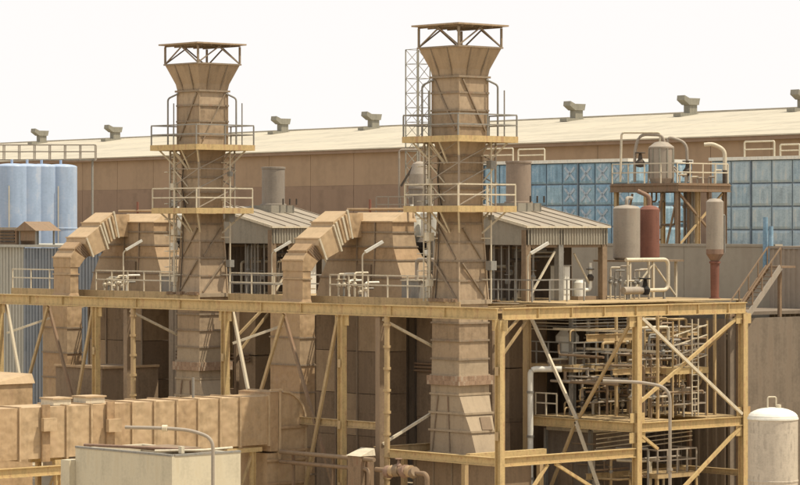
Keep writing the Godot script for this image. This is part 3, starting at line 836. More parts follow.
		railing(fl, ring, M.grey_steel if y > 17.0 else M.pale, 1.1, 1.95, null, false)
		for s in [[-1, -1], [-1, 1], [1, 1], [1, -1]]:
			bar(t, "strut", U + Vector3(s[0] * pl[2] * 0.98, y - 1.25, s[1] * pl[2] * 0.98), U + Vector3(s[0] * (w - 0.25), y - 0.1, s[1] * (w - 0.25)), 0.09, 0.09, M.pale)
			bar(t, "strut", U + Vector3(s[0] * pl[2] * 0.99, y - 1.2, 0.1 * s[1]), U + Vector3(s[0] * (w - 0.2), y - 0.1, 0.35 * s[1]), 0.07, 0.07, M.pale)
	# bent stand pipes above the upper platform
	for s in [[-1.45, -1.15], [1.15, 1.45]]:
		var b := U + Vector3(s[0], 18.38, s[1])
		tube(t, "stand_pipe", [b, b + Vector3(0, 2.55, 0), U + Vector3(s[0] * 0.7, 21.2, s[1] * 0.7)], 0.05, M.grey_steel, 0.15)
		tube(t, "stand_pipe", [b + Vector3(0.2, 0, 0.25), b + Vector3(0.2, 2.3, 0.25)], 0.035, M.grey_steel)
	# corner pipes down to the deck
	for s in [[-1.25, -0.85], [0.85, 1.3], [-0.9, -1.35]]:
		tube(t, "corner_pipe", [U + Vector3(s[0], 10.4, s[1]), U + Vector3(s[0], 18.2, s[1])], 0.045, M.pale)
		for k in 4:
			bar(t, "pipe_clip", U + Vector3(s[0], 11.5 + k * 2.0, s[1]), U + Vector3(s[0] * 0.68, 11.5 + k * 2.0, s[1] * 0.68), 0.05, 0.05, M.pale)
	for k in 9:
		var yy := 10.9 + k * 0.82 + rng.randf() * 0.3
		var sd: Array = [[-1.25, -0.85], [0.85, 1.3], [-0.9, -1.35]][k % 3]
		var bw := rng.randf_range(0.1, 0.2)
		bx(t, "instrument_box", U + Vector3(sd[0] - bw, yy, sd[1] - bw), U + Vector3(sd[0] + bw, yy + bw * 2.4, sd[1] + bw), [M.pale, M.grey_steel, M.white][k % 3])
	tube(t, "cable", [U + Vector3(-0.78, 15.1, -0.5), U + Vector3(-1.0, 16.4, -0.55), U + Vector3(-0.8, 18.2, -0.4)], 0.03, M.dark, 0.3)
	tube(t, "cable", [U + Vector3(-1.0, 10.5, -0.7), U + Vector3(-0.95, 12.4, -0.55), U + Vector3(-0.82, 14.9, -0.6)], 0.03, M.dark, 0.3)
	# caged ladder on the left corner
	var lb := U + Vector3(-1.0, 0, -1.28)
	for s in [-0.22, 0.22]:
		bar(t, "ladder_stile", lb + Vector3(s, 10.4, 0), lb + Vector3(s, 18.2, 0), 0.05, 0.05, M.pale)
	for k in 26:
		bar(t, "rung", lb + Vector3(-0.2, 10.6 + k * 0.3, 0), lb + Vector3(0.2, 10.6 + k * 0.3, 0), 0.035, 0.035, M.pale)
	for k in 8:
		var hp := []
		for s in 7:
			var an := PI * s / 6.0
			hp.append(lb + Vector3(cos(an) * 0.36, 11.9 + k * 0.85, -sin(an) * 0.6))
		tube(t, "cage_hoop", hp, 0.025, M.pale, 0.0, 5)
	for a in 4:
		var k0 := Vector3(1.22, 0, 1.22).rotated(Vector3.UP, a * PI * 0.5)
		var k1 := Vector3(1.22, 0, 1.22).rotated(Vector3.UP, (a + 1) * PI * 0.5)
		bar(t, "truss_leg", U + k0 + Vector3.UP * 15.05, U + k0 + Vector3.UP * 18.2, 0.07, 0.07, M.vessel)
		for k in 3:
			var ya := 15.1 + k * 1.03
			bar(t, "truss_diagonal", U + k0 + Vector3.UP * ya, U + k1 + Vector3.UP * (ya + 1.03), 0.045, 0.045, M.vessel)
			if k > 0:
				bar(t, "truss_bar", U + k0 + Vector3.UP * ya, U + k1 + Vector3.UP * ya, 0.045, 0.045, M.vessel)
	# cross bracing struts of the outer truss between the platforms
	for k in 3:
		var y := 15.3 + k * 0.9
		bar(t, "strut", U + Vector3(1.25, y + 0.9, 1.3), U + Vector3(0.75, y, 0.75), 0.06, 0.06, M.pale)
		bar(t, "strut", U + Vector3(-1.25, y + 0.9, -0.85), U + Vector3(-0.75, y, -0.3), 0.06, 0.06, M.pale)

func elbow(i: int) -> void:
	var t := thing("air_duct", ["tan stepped elbow duct rising through the deck between the two stacks", "tan stepped elbow duct rising through the deck left of the far stack"][i], "duct", U + Vector3(-0.8, 0, -11.6), "stepped elbow ducts")
	var z0 := -12.35
	var z1 := -10.75
	# riser below the deck, wider
	var lv := [9.75, 8.4, 7.0, 5.6, 4.2, 2.8, 1.4, 0.0]
	for k in lv.size() - 1:
		loft(t, "riser_section", [rect(lv[k + 1], -1.35, -0.35, -12.85, -10.5), rect(lv[k], -1.35, -0.35, -12.85, -10.5)], [M.duct, M.hopper, M.duct_c][k % 3], false)
		if k > 0:
			collar(t, "stiffener_ring", lv[k], -1.35, -0.35, -12.85, -10.5, 0.05, 0.08, M.rib)
	collar(t, "flange", 9.8, -1.35, -0.35, -12.85, -10.5, 0.06, 0.12, M.rib)
	loft(t, "riser_section", [rect(9.75, -1.35, -0.35, -12.85, -10.5), rect(10.35, -0.95, -0.4, z0, z1)], M.duct_c, false)
	loft(t, "riser_section", [rect(10.35, -0.95, -0.4, z0, z1), rect(11.35, -0.95, -0.4, z0, z1)], M.duct, false)
	collar(t, "stiffener_ring", 11.4, -0.95, -0.4, z0, z1, 0.05, 0.07, M.duct_b)
	loft(t, "riser_section", [rect(11.4, -0.93, -0.42, z0, z1), rect(11.82, -0.93, -0.42, z0, z1)], M.duct, false)
	# stepped elbow: each segment is a box course whose lid slopes, with an upright step before the next
	var segs := [
		[[Vector2(-0.97, 11.8), Vector2(-0.97, 12.36), Vector2(-0.67, 12.72), Vector2(0.05, 12.3), Vector2(-0.36, 11.8)], 0.03, M.duct],
		[[Vector2(-0.71, 12.55), Vector2(-0.65, 12.84), Vector2(-0.2, 13.2), Vector2(0.5, 12.5), Vector2(0.0, 12.15)], -0.1, M.duct_c],
		[[Vector2(0.0, 13.1), Vector2(0.04, 13.46), Vector2(1.0, 14.1), Vector2(1.55, 12.85), Vector2(0.5, 12.4)], 0.14, M.duct_b],
		[[Vector2(1.0, 13.9), Vector2(1.04, 14.3), Vector2(2.0, 14.88), Vector2(2.35, 13.5), Vector2(1.55, 12.98)], 0.06, M.duct_b]]
	for sg in segs:
		var e: float = sg[1]
		var r0 := []
		var r1 := []
		for c in sg[0]:
			r0.append(U + Vector3(c.x, c.y, z0 - e))
			r1.append(U + Vector3(c.x, c.y, z1 + e))
		loft(t, "elbow_segment", [r0, r1], sg[2])
		var pa: Vector2 = sg[0][1]
		bar(t, "flange", U + Vector3(pa.x, pa.y, z0 - e - 0.06), U + Vector3(pa.x, pa.y, z1 + e + 0.06), 0.09, 0.07, M.duct_b)
	for q in [[Vector2(1.0, 14.1), Vector2(1.55, 12.85), 0.16], [Vector2(2.0, 14.88), Vector2(2.35, 13.5), 0.08], [Vector2(0.04, 13.4), Vector2(0.52, 12.42), 0.16]]:
		bar(t, "flange", U + Vector3(q[0].x, q[0].y + 0.05, z1 + q[2]), U + Vector3(q[1].x, q[1].y - 0.05, z1 + q[2]), 0.1, 0.1, M.pale)
	# bellows pleats on the side towards the sun
	for k in 4:
		var f := k / 3.0
		var a := Vector2(1.22, 14.3).lerp(Vector2(1.88, 14.7), f)
		var b := Vector2(1.66, 13.12).lerp(Vector2(2.2, 13.5), f)
		bar(t, "bellows_pleat", U + Vector3(a.x, a.y, z1 + 0.07), U + Vector3(b.x, b.y, z1 + 0.07), 0.14, 0.12, M.pale if k % 2 == 0 else M.duct_b)
	for k in 4:
		var f := k / 3.0
		var a := Vector2(-0.5, 12.87).lerp(Vector2(-0.22, 13.1), f)
		var b := Vector2(0.14, 12.3).lerp(Vector2(0.44, 12.52), f)
		bar(t, "bellows_pleat", U + Vector3(a.x, a.y, z1 - 0.08), U + Vector3(b.x, b.y, z1 - 0.08), 0.07, 0.1, M.brown_steel)
	loft(t, "duct_end", [rect(13.5, 1.95, 3.25, z0 + 0.1, z1 - 0.1), rect(14.78, 1.95, 3.25, z0 + 0.1, z1 - 0.1)], M.duct)

func hopper(i: int) -> void:
	var t := thing("intake_hopper", ["tan panelled hopper box with flaring foot left of the near stack", "tan panelled hopper box with flaring foot left of the far stack"][i], "hopper", U + Vector3(4.2, 10.3, -10), "panelled hopper boxes")
	var lv := [[14.3, 3.2, 4.7, -12.4, -8.5], [13.75, 3.2, 4.7, -12.4, -8.5], [13.0, 3.18, 4.8, -12.9, -8.4], [12.3, 3.15, 5.1, -13.6, -8.1], [11.4, 3.1, 5.3, -14.1, -7.65], [10.36, 3.05, 5.6, -14.4, -7.1]]
	for k in 5:
		var a: Array = lv[k]
		var b: Array = lv[k + 1]
		loft(t, "panel_course", [rect(b[0], b[1], b[2], b[3], b[4]), rect(a[0], a[1], a[2], a[3], a[4])], [M.duct_c, M.hopper, M.duct_c][k % 3 if k < 3 else 1], k == 0)
		collar(t, "stiffener_ring", b[0] + 0.03, b[1], b[2], b[3], b[4], 0.06, 0.08, M.rib)
	loft(t, "top_cover", [rect(14.3, 3.12, 4.8, -12.45, -8.42), rect(14.36, 3.12, 4.8, -12.45, -8.42), rect(14.82, 4.1, 4.75, -12.2, -8.6)], M.duct_b)
	for z in [-11.2, -9.8]:
		bar(t, "seam_bar", U + Vector3(3.14, 14.28, z), U + Vector3(3.1, 10.5, z), 0.05, 0.06, M.rib)
	bx(t, "access_door", U + Vector3(3.0, 11.0, -11.1), U + Vector3(3.1, 12.1, -10.0), M.casing)
	tube(t, "overhead_pipe", [U + Vector3(4.4, 14.98, -13.4), U + Vector3(4.4, 14.98, -8.2), U + Vector3(4.4, 14.5, -8.2)], 0.07, M.duct)
	tube(t, "vent_stub", [U + Vector3(4.4, 14.7, -11.6), U + Vector3(4.4, 15.5, -11.6)], 0.07, M.rust)
	# pale drums behind and louvred opening, its shadow coloured black
	t = thing("pale_drum", ["pair of pale grey drums with lids just left of the near stack", "pair of pale grey drums with lids just left of the far stack"][i], "drum", U + Vector3(7.0, 13.3, -10.5), "paired pale drums")
	for q in [[7.0, -11.2, 0.5], [7.2, -9.9, 0.55]]:
		var c := U + Vector3(q[0], 13.25, q[1])
		var r: float = q[2]
		var d := lathe(t, "drum", c, [Vector2(0.001, 0), Vector2(r * 0.6, 0), Vector2(r, 0.35), Vector2(r, 1.45), Vector2(r * 1.05, 1.46), Vector2(r * 1.05, 1.54), Vector2(r * 0.9, 1.62), Vector2(0.001, 1.75)], M.white, 24)
		tube(d, "outlet", [c + Vector3(0, 1.7, 0), c + Vector3(0, 2.0, 0)], 0.09, M.white)
	t = thing("shadow_louvre_box", ["louvred box coloured shadow black left of the near stack above the deck", "louvred box coloured shadow black left of the far stack above the deck"][i], "louvre", U + Vector3(7.0, 10.3, -10.4), "shadow black louvred boxes")
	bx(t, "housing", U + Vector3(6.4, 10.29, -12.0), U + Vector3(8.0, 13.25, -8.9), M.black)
	for k in 9:
		bar(t, "louvre", U + Vector3(6.34, 10.7 + k * 0.28, -11.9), U + Vector3(6.34, 10.7 + k * 0.28, -9.0), 0.12, 0.03, M.dark)
	bx(t, "frame", U + Vector3(6.3, 10.3, -12.12), U + Vector3(6.42, 13.3, -12.0), M.grey_steel)
	bx(t, "frame", U + Vector3(6.3, 10.3, -8.9), U + Vector3(6.42, 13.3, -8.78), M.grey_steel)

func casings(i: int) -> void:
	var t := thing("machine_casing", ["tall brown ribbed machine casing below the deck left of the near stack", "tall brown ribbed machine casing below the deck left of the far stack"][i], "casing", U + Vector3(4, 0, -12), "tall machine casings")
	for k in 3:
		var za := -14.4 + 1.7 * k
		for r in 3:
			bx(t, "side_panel", U + Vector3(3.0, 3.2 + 2.2 * r, za), U + Vector3(4.9, 5.37 + 2.2 * r, za + 1.67), [M.casing, M.hopper, M.casing][(k + r) % 3])
		bar(t, "seam_bar", U + Vector3(2.97, 0.1, za), U + Vector3(2.97, 9.7, za), 0.1, 0.07, M.rib)
	bx(t, "plinth", U + Vector3(3.02, 0, -14.4), U + Vector3(4.9, 3.18, -9.33), M.casing)
	bar(t, "seam_bar", U + Vector3(2.97, 0.1, -9.3), U + Vector3(2.97, 9.7, -9.3), 0.1, 0.07, M.rib)
	t = thing("machine_casing", ["dark ribbed machine casing in the shade directly behind the near stack shaft", "dark ribbed machine casing in the shade directly behind the far stack shaft"][i], "casing", U + Vector3(5, 0, -6), "dark machine casings")
	for k in 4:
		var za := -9.1 + 1.75 * k
		for r in 2:
			bx(t, "side_panel", U + Vector3(5.4, 4.2 + 2.75 * r, za), U + Vector3(8, 6.9 + 2.75 * r, za + 1.71), M.casing if i == 0 else M.hopper)
		bar(t, "seam_bar", U + Vector3(5.37, 0.1, za), U + Vector3(5.37, 9.6, za), 0.08, 0.06, M.dark)
	bx(t, "plinth", U + Vector3(5.42, 0, -9.1), U + Vector3(8, 4.18, -2.1), M.casing)
	for k in 3:
		tube(t, "cable_pipe", [U + Vector3(5.2, 6.6 + 0.18 * k, -9.0), U + Vector3(5.2, 6.6 + 0.18 * k, -2.4)], 0.06, M.brown_steel)

func shed(i: int) -> void:
	var t := thing("open_shed", ["open sided grey shed with sloping sheet roof right of the near stack", "open sided grey shed with sloping sheet roof between the stacks"][i], "shed", U + Vector3(9.4, 10.3, -4.5), "open sheds on the deck")
	var x0 := 6.5
	var x1 := 12.4
	var zf := -2.05
	var zb := -7.6
	var yf := 14.05
	var yb := 15.2
	# roof in sheets with standing seams
	var n := 6
	for k in n:
		var xa := x0 - 0.1 + (x1 - x0 + 0.2) * k / n
		var xb := x0 - 0.1 + (x1 - x0 + 0.2) * (k + 1) / n - 0.02
		loft(t, "roof_sheet", [[U + Vector3(xa, yb, zb), U + Vector3(xa, yf, zf + 0.12), U + Vector3(xb, yf, zf + 0.12), U + Vector3(xb, yb, zb)], [U + Vector3(xa, yb + 0.05, zb), U + Vector3(xa, yf + 0.05, zf + 0.12), U + Vector3(xb, yf + 0.05, zf + 0.12), U + Vector3(xb, yb + 0.05, zb)]], M.shed_roof)
		bar(t, "roof_seam", U + Vector3(xb + 0.01, yb + 0.075, zb), U + Vector3(xb + 0.01, yf + 0.075, zf + 0.12), 0.05, 0.05, M.shed_roof)
	# ribbed fascia, front in sheets, side as sloping sheet
	for k in 3:
		ribbed(t, "fascia_sheet", U + Vector3(x0 + k * 1.967, 13.14, zf + 0.02), Vector3(1, 0, 0), 1.95, Vector3.UP, 0.9, 0.2, 0.045, M.shed_side)
	var st := begin()
	var a0 := U + Vector3(x0, 13.14, zb)
	var pts := [Vector3(0, 0, 0), Vector3(0, 0, zf - zb), Vector3(0, 0.9, zf - zb), Vector3(0, yb - 13.14, 0)]
	quad(st, pts[0], pts[3], pts[2], pts[1])
	quad(st, pts[1] + Vector3(0.05, 0, 0), pts[2] + Vector3(0.05, 0, 0), pts[3] + Vector3(0.05, 0, 0), pts[0] + Vector3(0.05, 0, 0))
	put(t, "side_fascia", done(st), M.shed_side, Transform3D(Basis(), a0))
	bar(t, "verge_trim", U + Vector3(x0 - 0.12, yb + 0.03, zb), U + Vector3(x0 - 0.12, yf + 0.03, zf + 0.12), 0.06, 0.14, M.pale)
	bar(t, "eave_trim", U + Vector3(x0 - 0.1, yf, zf + 0.15), U + Vector3(x1 + 0.1, yf, zf + 0.15), 0.05, 0.1, M.pale)
	for q in [[x0 + 0.15, zf - 0.15], [9.0, zf - 0.15], [x1 - 0.2, zf - 0.15], [x0 + 0.15, zb + 0.2], [x1 - 0.2, zb + 0.2]]:
		bx(t, "post", U + Vector3(q[0] - 0.17, 10.29, q[1] - 0.17), U + Vector3(q[0] + 0.17, 13.9, q[1] + 0.17), M.casing if q[0] < 9.0 or q[0] > 10.0 else M.grey_steel)
	bar(t, "purlin", U + Vector3(x0 + 0.1, 13.1, zf - 0.15), U + Vector3(x1 - 0.1, 13.1, zf - 0.15), 0.15, 0.2, M.casing)
	bar(t, "purlin", U + Vector3(x0 + 0.1, 13.4, -4.6), U + Vector3(x1 - 0.1, 13.4, -4.6), 0.15, 0.2, M.casing)
	for k in 3:
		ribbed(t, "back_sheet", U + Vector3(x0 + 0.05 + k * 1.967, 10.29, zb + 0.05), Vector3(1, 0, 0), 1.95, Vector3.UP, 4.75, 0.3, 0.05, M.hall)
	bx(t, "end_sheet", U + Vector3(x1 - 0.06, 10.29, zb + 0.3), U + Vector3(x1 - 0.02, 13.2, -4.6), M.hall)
	bar(t, "brace", U + Vector3(x0 + 0.4, 10.5, zf - 0.15), U + Vector3(8.7, 12.8, zf - 0.15), 0.09, 0.09, M.pale)
	# silencer on the roof
	t = thing("silencer", ["brown round silencer on the roof of the shed right of the near stack", "grey round silencer on the roof of the shed between the stacks"][i], "silencer", U + Vector3(10.3, 14.9, -6.5), "round silencers on shed roofs")
	var c := U + Vector3(10.3, 15.35, -6.5)
	bx(t, "curb", c + Vector3(-0.85, -0.75, -0.85), c + Vector3(0.85, -0.05, 0.85), M.shed_side)
	lathe(t, "barrel", c, [Vector2(0.001, -0.05), Vector2(0.75, -0.05), Vector2(0.75, 0.02), Vector2(0.66, 0.05), Vector2(0.66, 2.05), Vector2(0.7, 2.06), Vector2(0.7, 2.16), Vector2(0.6, 2.17), Vector2(0.6, 1.9), Vector2(0.001, 1.9)], M.cyl_b if i == 0 else M.cyl, 32)
	for k in 3:
		var cc := c + Vector3(0.9 - 0.5 * k, -0.02, 1.0)
		tube(t, "bolt", [cc, cc + Vector3(0, 0.35, 0)], 0.05, M.dark)
	# machines under the roof
	t = thing("switch_cabinet", ["white electrical cabinet under the shed right of the near stack", "white electrical cabinet under the shed between the stacks"][i], "cabinet", U + Vector3(9.9, 10.29, -3.0), "cabinets under the sheds")
	var b := U + Vector3(9.4, 10.29, -3.2)
	bx(t, "housing", b, b + Vector3(0.9, 1.75, 0.5), M.white)
	bx(t, "door", b + Vector3(0.03, 0.3, 0.5), b + Vector3(0.43, 1.7, 0.53), M.white)
	bx(t, "door", b + Vector3(0.47, 0.3, 0.5), b + Vector3(0.87, 1.7, 0.53), M.white)
	bx(t, "top", b + Vector3(-0.05, 1.751, -0.05), b + Vector3(0.95, 1.8, 0.58), M.grey_steel)
	t = thing("pipe_manifold", ["tangle of dark pipes and valves inside the shed right of the near stack", "tangle of dark pipes and valves inside the shed between the stacks"][i], "pipework", U + Vector3(8, 10.29, -5), "shed pipework")
	for k in 9:
		var z := -2.9 - k * 0.5
		var xx := 7.0 + rng.randf() * 1.2
		var hh := 1.4 + rng.randf() * 1.6
		tube(t, "pipe", [U + Vector3(xx, 10.29, z), U + Vector3(xx, 10.29 + hh, z), U + Vector3(xx + 2.2, 10.29 + hh, z)], 0.05 + rng.randf() * 0.05, [M.grey_steel, M.dark, M.casing, M.pale][rng.randi() % 4], 0.2)
		if k % 2 == 0:
			valve(t, U + Vector3(xx, 10.29 + hh * 0.5, z), 0.4, M.grey_steel)
	for k in 4:
		tube(t, "pipe", [U + Vector3(6.75, 10.29, -3.0 - k * 0.55), U + Vector3(6.75, 13.1, -3.0 - k * 0.55)], 0.04, M.grey_steel)
	t = thing("pump_set", ["grey pump set on a skid at the right end of the near shed", "grey pump set on a skid at the right end of the far shed"][i], "pump", U + Vector3(11.2, 10.29, -2.8), "pump sets")
	b = U + Vector3(10.5, 10.29, -3.1)
	bx(t, "skid", b, b + Vector3(1.7, 0.18, 0.8), M.casing)
	lathe(t, "motor", b + Vector3(0.5, 0.18, 0.4), [Vector2(0.001, 0), Vector2(0.32, 0), Vector2(0.32, 0.7), Vector2(0.22, 0.85), Vector2(0.001, 0.86)], M.white, 16)
	tube(t, "pipe", [b + Vector3(0.5, 0.5, 0.4), b + Vector3(1.3, 0.5, 0.4), b + Vector3(1.3, 1.9, 0.4)], 0.1, M.white, 0.2)
	bar(t, "strut", b + Vector3(0.1, 2.4, 0.4), b + Vector3(1.4, 0.6, 0.4), 0.07, 0.07, M.pale)
	valve(t, b + Vector3(1.3, 1.2, 0.4), 0.5, M.dark)

func deck_items(i: int) -> void:
	# railing along the walkway in front of the hopper
	var t := thing("guard_rail", ["pale guard rail on the deck edge between elbow duct and near stack", "pale guard rail on the deck edge between elbow duct and far stack"][i], "railing", U + Vector3(0.5, 10.5, -6), "deck edge guard rails")
	railing(t, [U + Vector3(0.5, 10.51, -10.3), U + Vector3(0.5, 10.51, -1.4)], M.pale, 1.1, 1.5)
	t = thing("guard_rail", ["pale guard rail on the deck edge between far stack and near elbow duct", "pale guard rail on the deck edge at the left of the far elbow duct"][i], "railing", U + Vector3(0.5, 10.5, -15.5), "deck edge guard rails")
	railing(t, [U + Vector3(0.5, 10.51, -18.5), U + Vector3(0.5, 10.51, -12.95)], M.pale, 1.1, 1.6)
	t = thing("guard_rail", ["grey guard rail in front of the shed right of the near stack", "grey guard rail in front of the shed between the stacks"][i], "railing", U + Vector3(6, 10.3, -1), "shed guard rails")
	railing(t, [U + Vector3(5.5, 10.29, -5.5), U + Vector3(5.5, 10.29, -0.6), U + Vector3(9.2, 10.29, -0.6)], M.grey_steel, 1.1, 1.3)
	# lamp posts with tilted heads
	for q in [[0.62, -7.9, ["by the hopper near the near stack", "by the hopper near the far stack"][i]], [5.9, -1.3, "before the shed right of the near stack" if i == 0 else "before the shed between the stacks"]]:
		t = thing("flood_lamp", "tilted lamp on thin post " + q[2], "lamp", U + Vector3(q[0], 10.3, q[1]), "tilted flood lamps")
		var b := U + Vector3(q[0], 10.3 if q[0] > 3.0 else 10.36, q[1])
		tube(t, "post", [b, b + Vector3(0, 2.3, 0), b + Vector3(0.25, 2.5, 0.2)], 0.045, M.pale, 0.15)
		bar(t, "head", b + Vector3(0.1, 2.42, 0.1), b + Vector3(0.85, 2.95, 0.6), 0.34, 0.14, M.white)
	# machinery along the deck edge
	t = thing("pipe_manifold", ["low cluster of pale pipes and valves on the deck beside the near elbow duct", "low cluster of pale pipes and valves on the deck beside the far elbow duct"][i], "pipework", U + Vector3(1.2, 10.36, -9.8), "deck edge pipework")
	for k in 6:
		var z := -10.2 + k * 0.42
		var h := 0.5 + rng.randf() * 0.9
		tube(t, "pipe", [U + Vector3(1.0, 10.36, z), U + Vector3(1.0, 10.36 + h, z), U + Vector3(1.9, 10.36 + h, z)], 0.06, [M.pale, M.grey_steel, M.white][k % 3], 0.15)
		valve(t, U + Vector3(1.0, 10.5 + h * 0.5, z), 0.32, M.pale)
	t = thing("pump_set", ["grey machine with pipes on the deck just left of the near stack", "grey machine with pipes on the deck just left of the far stack"][i], "pump", U + Vector3(3.2, 10.3, -5.5), "deck pump sets")
	bx(t, "housing", U + Vector3(2.4, 10.29, -6.9), U + Vector3(3.4, 11.3, -5.6), M.grey_steel)
	bx(t, "lid", U + Vector3(2.35, 11.31, -6.95), U + Vector3(3.45, 11.38, -5.55), M.pale)
	bx(t, "skid", U + Vector3(0.6, 10.29, -6.9), U + Vector3(5.6, 10.36, -3.0), M.brown_steel)
	tube(t, "pipe", [U + Vector3(2.8, 11.0, -6.2), U + Vector3(2.8, 12.4, -6.2), U + Vector3(2.8, 12.4, -4.8), U + Vector3(2.8, 10.4, -4.8)], 0.1, M.vessel, 0.25)
	valve(t, U + Vector3(2.8, 11.4, -4.8), 0.5, M.dark)
	bar(t, "strut", U + Vector3(2.6, 12.3, -4.2), U + Vector3(2.6, 10.4, -5.2), 0.07, 0.07, M.white)
	lathe(t, "motor", U + Vector3(3.0, 10.36, -3.6), [Vector2(0.001, 0), Vector2(0.3, 0), Vector2(0.34, 0.6), Vector2(0.2, 0.8), Vector2(0.001, 0.82)], M.white, 14)
	t = thing("rubble_heap", ["loose stones and scrap on the deck edge below the near stack", "loose stones and scrap on the deck edge below the far stack"][i], "scrap", U + Vector3(-1.4, 10.45, 1), "scrap on the deck edge")
	t.set_meta("kind", "stuff")
	var st := begin()
	for k in 26:
		var s := 0.06 + rng.randf() * 0.13
		add_box(st, Vector3(rng.randf_range(-0.02, 0.02), s * 0.4, rng.randf_range(-2.2, 0.4)), Vector3(s, s, s * 1.6), Basis(Vector3.UP, rng.randf() * PI))
	put(t, "scrap", done(st), M.brown_steel, Transform3D(Basis(), U + Vector3(-1.4, 10.45, 1)))

# ------------------------------------------------------------------ big duct at the lower left
func duct_run() -> void:
	var t := thing("horizontal_duct", "long flanged tan duct running across the lower left", "duct", Vector3(-12, 0, -8.6))
	var z0 := -9.7
	var z1 := -7.5
	var y0 := 3.35
	var y1 := 5.72
	var joints := [-26.0, -23.4, -20.7, -18.05, -16.65, -14.25, -12.95, -11.6, -10.3, -8.95, -7.7, -5.9]
	for k in joints.size() - 1:
		var a: float = joints[k]
		var b: float = joints[k + 1]
		var e: float = [0.0, 0.012, 0.006, -0.01][k % 4]
		loft(t, "duct_section", [[Vector3(a + 0.04, y0, z0), Vector3(a + 0.04, y0, z1 + e), Vector3(b - 0.04, y0, z1 - e * 0.5), Vector3(b - 0.04, y0, z0)], [Vector3(a + 0.04, y1 + e, z0), Vector3(a + 0.04, y1 + e, z1 + e), Vector3(b - 0.04, y1, z1 - e * 0.5), Vector3(b - 0.04, y1, z0)]], [M.duct_b, M.duct, M.duct_b][k % 3])
		bx(t, "flange", Vector3(b - 0.05, y0 - 0.08, z0 - 0.08), Vector3(b + 0.05, y1 + 0.06, z1 + 0.09), M.duct_b)  # lighter tan stands in for sun on the flange edges
	for q in [[-19.3, 0.5], [-15.6, 0.7]]:
		bx(t, "strap", Vector3(q[0] - 0.22, y0 - 0.15, z1 + 0.05), Vector3(q[0] + 0.22, y1 + 0.12, z1 + 0.16), M.duct_c)
		bx(t, "strap_box", Vector3(q[0] - 0.3, y1 - q[1] - 0.6, z1 + 0.162), Vector3(q[0] + 0.45, y1 - q[1], z1 + 0.4), M.duct_b)
	for q in [[-18.5, -17.5, -8.4], [-16.5, -15.4, -8.6]]:
		bx(t, "top_box", Vector3(q[0], y1 + 0.02, q[2] - 0.5), Vector3(q[1], y1 + 0.3, q[2] + 0.5), M.pale)
		bx(t, "top_box_lid", Vector3(q[0] - 0.06, y1 + 0.3, q[2] - 0.56), Vector3(q[1] + 0.06, y1 + 0.37, q[2] + 0.56), M.duct_b)
	tube(t, "vent_stub", [Vector3(-9.4, 5.7, -9.0), Vector3(-9.4, 6.7, -9.0)], 0.07, M.grey_steel)
	# end collar and downward bend
	bx(t, "end_collar", Vector3(-5.85, y0 - 0.35, z0 - 0.2), Vector3(-5.35, y1 + 0.2, z1 + 0.1), M.duct_c)
	bar(t, "collar_rim", Vector3(-5.9, y1 + 0.3, z1 + 0.15), Vector3(-5.15, y1 + 0.3, z1 + 0.15), 0.12, 0.1, M.duct_b)
	bx(t, "collar_flange", Vector3(-5.32, 2.6, z0 - 0.15), Vector3(-5.2, y1 + 0.26, z1 + 0.16), M.duct_b)
	var prof := [Vector2(-5.3, 5.92)]
	for k in 7:
		var an := PI * 0.5 * (1.0 - k / 6.0)
		prof.append(Vector2(-5.0 + 1.45 * cos(an), 4.4 + 1.5 * sin(an)))
	prof.append(Vector2(-3.55, 0.0))
	prof.append(Vector2(-5.95, 0.0))
	prof.append(Vector2(-5.95, 2.9))
	prof.append(Vector2(-5.3, 2.9))
	var r0 := []
	var r1 := []
	prof.reverse()
	for p in prof:
		r0.append(Vector3(p.x, p.y, z0))
		r1.append(Vector3(p.x, p.y, z1))
	loft(t, "bend", [r0, r1], M.duct)
	for k in 6:
		var a0 := PI * 0.5 * (1.0 - k / 6.0)
		var a1 := PI * 0.5 * (1.0 - (k + 1) / 6.0)
		bar(t, "bend_rim", Vector3(-5.0 + 1.47 * cos(a0), 4.4 + 1.52 * sin(a0), z1 + 0.04), Vector3(-5.0 + 1.47 * cos(a1), 4.4 + 1.52 * sin(a1), z1 + 0.04), 0.1, 0.1, M.duct_b)
	bar(t, "bend_rim", Vector3(-3.53, 4.4, z1 + 0.04), Vector3(-3.53, 0.0, z1 + 0.04), 0.1, 0.1, M.duct_b)
	for y in [4.15, 3.0, 2.55, 1.4, 0.5]:
		bx(t, "stiffener", Vector3(-6.05 if y < 2.8 else -5.18, y - 0.06, z1 + 0.002), Vector3(-3.45, y + 0.06, z1 + 0.12), M.duct_c)
		bx(t, "stiffener", Vector3(-3.54, y - 0.06, z0), Vector3(-3.44, y + 0.06, z1), M.duct_c)
	# trestles under the duct
	for q in [[-24.6, "at the left edge"], [-17.6, "below the strapped section"], [-7.4, "beside the downward bend"]]:
		var s := thing("trestle", "yellow steel trestle under the long duct, " + q[1], "support frame", Vector3(q[0], 0, -8.6), "duct trestles")
		var x: float = q[0]
		for z in [z0 + 0.15, z1 - 0.1]:
			for dx in [-0.6, 0.6]:
				ibeam(s, "leg", Vector3(x + dx, 0, z), Vector3(x + dx, 3.02, z), 0.22, 0.22, M.yellow)
			bar(s, "cap_beam", Vector3(x - 1.1, 3.13, z), Vector3(x + 1.1, 3.13, z), 0.24, 0.22, M.yellow)
			bar(s, "brace", Vector3(x - 0.5, 0.6, z), Vector3(x + 0.5, 2.8, z), 0.1, 0.1, M.yellow_b)
	var s2 := thing("support_beam", "yellow beam carrying the left end of the long duct", "beam", Vector3(-22, 2.6, -7.3))
	ibeam(s2, "beam", Vector3(-26.5, 2.8, -7.2), Vector3(-18.4, 2.8, -7.2), 0.24, 0.44, M.yellow)
